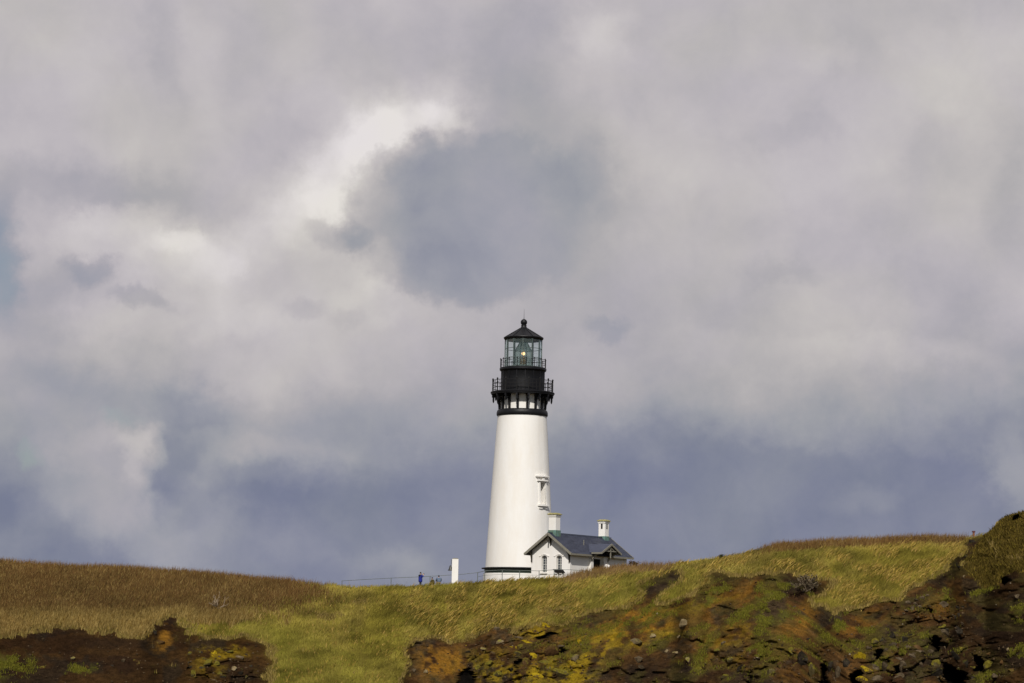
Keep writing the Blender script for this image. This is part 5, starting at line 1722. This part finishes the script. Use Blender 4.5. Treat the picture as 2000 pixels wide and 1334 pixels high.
for a, c in zip(tops[8:-1], tops[9:]):
    m_.tube([a - Vector((0, 0, .45)), c - Vector((0, 0, .45))], .016, 6)
m_.build('lower_rail', MT['rail'], fe)
for i in posts_at:
    t = tops[i]; w_ = t + fe.location
    g_ = plateau(w_.x, w_.y) - fe.location.z
    MB().tube([(t.x, t.y, g_ - .1), (t.x, t.y, t.z + .03)], .038, 8).build('post', MT['rail'], fe)

# red-brown marker post at the right skyline
rp = gpt(1905.5, 1052)
rpz = P(1905.5, 1037.5, rp.y + 1.0).z
mk = thing('marker_post', (rp.x, rp.y + 1.0, rp.z - .1), 0, 'short red brown marker post on the skyline at the right', 'post')
hgt = rpz - (rp.z - .1)
MB().box((0, 0, hgt / 2), (.17, .17, hgt)).build('post_shaft', MT['redpost'], mk)
MB().box((0, 0, hgt - .04), (.28, .24, .12)).build('post_cap', MT['redpostcap'], mk)

# rounded pale stone by the porch
sp_ = P(1184.5, 1108, 268.0)
st = link('garden_stone', RM_SET['rock_pale'][2], None, sp_, (0, 0, 0), (.42, .4, .38))
st.data = st.data.copy(); st.data.materials[0] = MT['white']
tag(st, 'rounded whitish stone in front of the porch of the house', 'rock')


# ================================================================== PEOPLE
def skin_mesh(name, m, chains, parent, sub=2):
    """chains: list of [(x,y,z,r),...]; later chains may start at an existing point; one continuous surface"""
    vs = []; es = []; rad = []
    def idx(p):
        for i, q in enumerate(vs):
            if (Vector(q) - Vector(p[:3])).length < 1e-4:
                return i
        vs.append(tuple(p[:3])); rad.append(p[3]); return len(vs) - 1
    for ch in chains:
        ids = [idx(p) for p in ch]
        es += list(zip(ids[:-1], ids[1:]))
    me = bpy.data.meshes.new(name); me.from_pydata(vs, es, []); me.materials.append(m)
    o = link(name, me, parent)
    md = o.modifiers.new('skin', 'SKIN')
    sk = me.skin_vertices[0].data if me.skin_vertices else None
    if sk is None:
        bpy.context.view_layer.objects.active = o
        sk = me.skin_vertices[0].data
    for i, r_ in enumerate(rad):
        rr_ = r_ if hasattr(r_, '__len__') else (r_, r_)
        sk[i].radius = rr_
        sk[i].use_root = (i == 0)
    sb = o.modifiers.new('sub', 'SUBSURF'); sb.levels = sub; sb.render_levels = sub
    md.use_smooth_shade = True
    return o


def ellipsoid(name, c, r, m, parent, seg=18, rings=12):
    bmx = bmesh.new(); bmesh.ops.create_uvsphere(bmx, u_segments=seg, v_segments=rings, radius=1)
    for v in bmx.verts:
        v.co = Vector((v.co.x * r[0] + c[0], v.co.y * r[1] + c[1], v.co.z * r[2] + c[2]))
    me = bpy.data.meshes.new(name); bmx.to_mesh(me); bmx.free()
    me.polygons.foreach_set('use_smooth', [True] * len(me.polygons)); me.materials.append(m)
    return link(name, me, parent)


def hand_chains(w, d, up, s=1.0, grip=.5):
    """palm and five fingers from wrist point w along d; up = towards the thumb side"""
    w = Vector(w); d = Vector(d).normalized(); up = Vector(up).normalized(); n = d.cross(up).normalized()
    palm = w + d * .05 * s; kn = w + d * .095 * s
    ch = [[(*w, .024), (*palm, .032), (*kn, .030)]]
    for k, ln in enumerate((.072, .08, .075, .06)):
        o = up * (.028 - .018 * k)
        a = kn + o; b_ = a + d * ln * .5 * s + n * .01; c_ = b_ + (d * (1 - grip) + n * grip) * ln * .5 * s
        ch.append([(*kn, .030), (*a, .010), (*b_, .009), (*c_, .007)])
    t0 = palm + up * .03; t1 = t0 + (up * .7 + d * .7) * .03; t2 = t1 + d * .028 + n * .012
    ch.append([(*palm, .032), (*t0, .012), (*t1, .011), (*t2, .009)])
    return ch


def face_bits(root, hc, r):
    ellipsoid('hair', (hc[0], hc[1] + .012, hc[2] + .03), (r * .92, r * 1.08, r * 1.12), MT['hair'], root)


def person_blue():
    hp = P(821.5, 1118, 268.5)
    g_ = min(plateau(hp.x, hp.y), hp.z - 1.5)
    s = (hp.z + .02 - g_) / 1.76
    r = thing('person', (hp.x, hp.y, g_), R(-62), 'standing person in a bright blue jacket raising a camera to the face', 'person')
    r.scale = (s, s, s)
    # faces +y (towards the tower, away from the camera), right = +x
    sh = 1.42
    head = [(0, 0, .95, .13), (0, 0, 1.15, (.14, .10)), (0, 0, 1.36, (.15, .10)), (0, 0, 1.47, .055), (0, .01, 1.54, .055), (0, .02, 1.60, (.072, .09)), (0, .02, 1.68, (.075, .095)), (0, .02, 1.74, .05)]
    ch = [head]
    for sx in (-1, 1):
        ch.append([(0, 0, 1.36, (.15, .10)), (sx * .19, 0, sh, .055), (sx * .27, .14, 1.20, .044), (sx * .13, .30, 1.42, .030), (sx * .09, .33, 1.50, .026)])
        ch.append([(0, 0, .95, .13), (sx * .10, 0, .90, .085), (sx * .11, .02, .50, .058), (sx * .12, 0, .10, .04), (sx * .12, .12, .04, .035)])
        for c in hand_chains((sx * .09, .33, 1.50), (-sx * .5, .3, .8), (0, -1, .2)):
            c[0] = (sx * .09, .33, 1.50, .026) if c is not None and (Vector(c[0][:3]) - Vector((sx * .09, .33, 1.50))).length < 1e-3 else c[0]
            ch.append(c)
    skin_mesh('body', MT['skin'], ch, r)
    jk = [[(0, 0, .58, (.25, .24)), (0, 0, .80, (.26, .25)), (0, 0, 1.05, (.25, .23)), (0, 0, 1.28, (.24, .20)), (0, 0, 1.40, .11)]]
    for sx in (-1, 1):
        jk.append([(0, 0, 1.28, (.24, .20)), (sx * .22, 0, sh - .05, .10), (sx * .285, .145, 1.20, .07), (sx * .14, .29, 1.40, .052)])
    skin_mesh('jacket', MT['blue'], jk, r)
    tr = [[(0, 0, .95, .15), (0, 0, .90, .15)]]
    for sx in (-1, 1):
        tr.append([(0, 0, .90, .15), (sx * .10, 0, .84, .10), (sx * .11, .02, .50, .075), (sx * .12, 0, .12, .06)])
    skin_mesh('trousers', MT['jeans'], tr, r)
    for sx in (-1, 1):
        ellipsoid('shoe', (sx * .12, .06, .045), (.05, .14, .05), MT['blackcloth'], r)
    ellipsoid('hair', (0, .0, 1.69), (.088, .105, .10), MT['hair'], r)
    ellipsoid('shoulder_yoke', (0, 0, 1.38), (.27, .25, .13), MT['blackcloth'], r)
    for sx in (-1, 1):
        ellipsoid('ear', (sx * .082, .02, 1.63), (.012, .02, .032), MT['skin'], r, 8, 6)
        ellipsoid('eye', (sx * .032, .105, 1.645), (.012, .01, .009), MT['hair'], r, 8, 6)
    ellipsoid('nose', (0, .12, 1.62), (.012, .02, .022), MT['skin'], r, 8, 6)
    ellipsoid('mouth', (0, .10, 1.575), (.026, .012, .007), MT['redpost'], r, 8, 6)
    cm = thing('camera_body', (hp.x, hp.y, g_), R(-62), 'small black camera held up by the person in blue', 'camera')
    cm.scale = (s, s, s)
    MB().box((0, .40, 1.585), (.14, .07, .09)).build('camera_case', MT['blackcloth'], cm)
    MB().tube([(0, .43, 1.585), (0, .50, 1.585)], .035, 12).build('camera_lens', MT['bronze'], cm)
    return r


def scarf_fix(o):
    pass


def person_seated(px, py_top, D, rz, jacket, trousers, hatm, label, lean=0.0, hgt=1.22):
    hp = P(px, py_top, D)
    g_ = plateau(hp.x, hp.y)
    hgt_r = max(hp.z - g_, .6)
    s = hgt_r / hgt
    s = min(max(s, .8), 1.1)
    zoff = hp.z - hgt * s
    r = thing('person', (hp.x, hp.y, min(zoff, g_ + .05)), rz, label, 'person')
    r.scale = (s, s, s)
    L = lean
    # crouching: hips low, knees forward (+y)
    hip = (0, 0, .42); ch0 = (L * .35, .08, .64); ch1 = (L * .75, .16, .84); nk = (L, .20, .94); hd = (L * 1.15, .23, 1.10)
    c = [[(*hip, .13), (*ch0, (.14, .11)), (*ch1, (.15, .10)), (*nk, .052), (hd[0], hd[1], hd[2] - .07, .055), (*hd, (.075, .092)), (hd[0], hd[1], hd[2] + .07, .055)]]
    for sx in (-1, 1):
        c.append([(*hip, .13), (sx * .12, .02, .40, .09), (sx * .17, .40, .48, .062), (sx * .16, .34, .10, .042), (sx * .16, .44, .045, .035)])
        c.append([(*ch1, (.15, .10)), (ch1[0] + sx * .19, ch1[1], ch1[2] + .03, .055), (ch1[0] + sx * .27, ch1[1] + .12, .62, .042), (sx * .16, .40, .56, .028)])
        for q in hand_chains((sx * .16, .40, .56), (0, 1, -.4), (-sx, 0, .3)):
            c.append(q)
    skin_mesh('body', MT['skin'], c, r)
    jk = [[(0, 0, .34, (.25, .22)), (*ch0, (.25, .21)), (*ch1, (.25, .19)), (nk[0], nk[1], nk[2] - .02, .10)]]
    for sx in (-1, 1):
        jk.append([(*ch1, (.25, .19)), (ch1[0] + sx * .22, ch1[1], ch1[2] + .02, .11), (ch1[0] + sx * .30, ch1[1] + .12, .62, .07), (sx * .18, .37, .57, .052)])
    skin_mesh('jacket', jacket, jk, r)
    tr = [[(*hip, .15), (0, .02, .38, .15)]]
    for sx in (-1, 1):
        tr.append([(0, .02, .38, .15), (sx * .12, .04, .40, .105), (sx * .17, .42, .49, .08), (sx * .16, .35, .12, .06)])
        ellipsoid('shoe', (sx * .16, .42, .045), (.05, .14, .05), MT['blackcloth'], r)
        ellipsoid('ear', (hd[0] + sx * .082, hd[1], hd[2] + .0), (.012, .02, .032), MT['skin'], r, 8, 6)
        ellipsoid('eye', (hd[0] + sx * .032, hd[1] + .088, hd[2] + .01), (.012, .01, .009), MT['hair'], r, 8, 6)
    ellipsoid('nose', (hd[0], hd[1] + .10, hd[2] - .015), (.012, .02, .022), MT['skin'], r, 8, 6)
    ellipsoid('mouth', (hd[0], hd[1] + .085, hd[2] - .055), (.026, .012, .007), MT['redpost'], r, 8, 6)
    skin_mesh('trousers', trousers, tr, r)
    ellipsoid('hair', (hd[0], hd[1] - .02, hd[2] + .045), (.09, .105, .10), hatm, r)
    return r


person_blue()
person_seated(858, 1123.6, 267.5, R(15), MT['greyblue'], MT['khaki'], MT['jeans'], 'crouching person in a grey blue jacket seen from behind', 0.0)
person_seated(846.5, 1127.6, 267.2, R(70), MT['olive'], MT['olive'], MT['hair'], 'crouching person in an olive brown jacket leaning away to the left', .12)


# ================================================================== SHRUBS
def shrub(name, px, py, size, n, m, label, seed, flat=1.0, rad=.02, leaf=None, D=None, nl=500, stems=2):
    rg_ = random.Random(seed)
    p = gpt(px, py) if D is None else P(px, py, D)
    root = thing(name, p, 0, label, 'shrub')
    b = MB(); tips = []

    def grow(a, d, ln, r_, lev):
        q = a + d * ln
        md = (a + q) / 2 + Vector((rg_.uniform(-1, 1), rg_.uniform(-1, 1), rg_.uniform(-1, 1))) * ln * .12
        b.tube([a, md, q], [r_, r_ * .8, r_ * .55], 5, cap=False)
        tips.append(q)
        if lev > 0:
            for _ in range(rg_.choice((2, 3))):
                dd = (d + Vector((rg_.uniform(-1, 1), rg_.uniform(-1, 1), rg_.uniform(-.4, .8) * flat)) * .75).normalized()
                grow(q if rg_.random() > .3 else md, dd, ln * rg_.uniform(.55, .8), r_ * .55, lev - 1)
    for _ in range(n):
        d = Vector((rg_.uniform(-.7, .7), rg_.uniform(-.5, .3), rg_.uniform(.4, 1) * flat)).normalized()
        grow(Vector((rg_.uniform(-.15, .15) * size, rg_.uniform(-.15, .1) * size, 0)), d, size * rg_.uniform(.3, .5), rad, stems)
    b.build('branches', m, root)
    if leaf is not None:
        f = MB()
        for _ in range(nl):
            t = rg_.choice(tips) + Vector((rg_.gauss(0, .08), rg_.gauss(0, .08), rg_.gauss(0, .06))) * size
            u = Vector((rg_.uniform(-1, 1), rg_.uniform(-1, 1), rg_.uniform(-1, 1))).normalized() * .07 * max(size, .8)
            v = u.cross(Vector((rg_.uniform(-1, 1), rg_.uniform(-1, 1), rg_.uniform(-1, 1)))).normalized() * .05 * max(size, .8)
            f.add([t - u, t + v, t + u, t - v], [(0, 1, 2, 3)])
        fo = f.build('foliage', leaf, root); fo['kind'] = 'stuff'
    return root


MT['leaf_dark'] = mat('dark_leaves', (.05, .055, .015), .8, .2, var=.5, vscale=6)
MT['leaf_pale'] = mat('dry_leaves', (.13, .10, .06), .9, .1, var=.5, vscale=6)
MT['leaf_brown'] = mat('brown_leaves', (.09, .055, .025), .8, .2, var=.5, vscale=6)
shrub('dead_shrub', 428, 1190, 1.45, 5, MT['twig'], 'bare dead shrub with pale forked stems in the brown grass on the left hill', 3, rad=.055, stems=3)
shrub('shrub', 1410, 1092, .42, 7, MT['twigdark'], 'small dark shrub standing on the skyline right of the house', 4, leaf=MT['leaf_dark'], nl=420)
shrub('shrub', 1237, 1110, .75, 6, MT['twigdark'], 'low brown shrub on the crest just right of the house', 5, leaf=MT['leaf_brown'], nl=420)
shrub('shrub', 1572, 1155, 1.6, 11, MT['twig'], 'tangled grey brown twiggy shrub on the dark earth below the right crest', 6, flat=.6, rad=.025, leaf=MT['leaf_pale'], nl=350, stems=3)
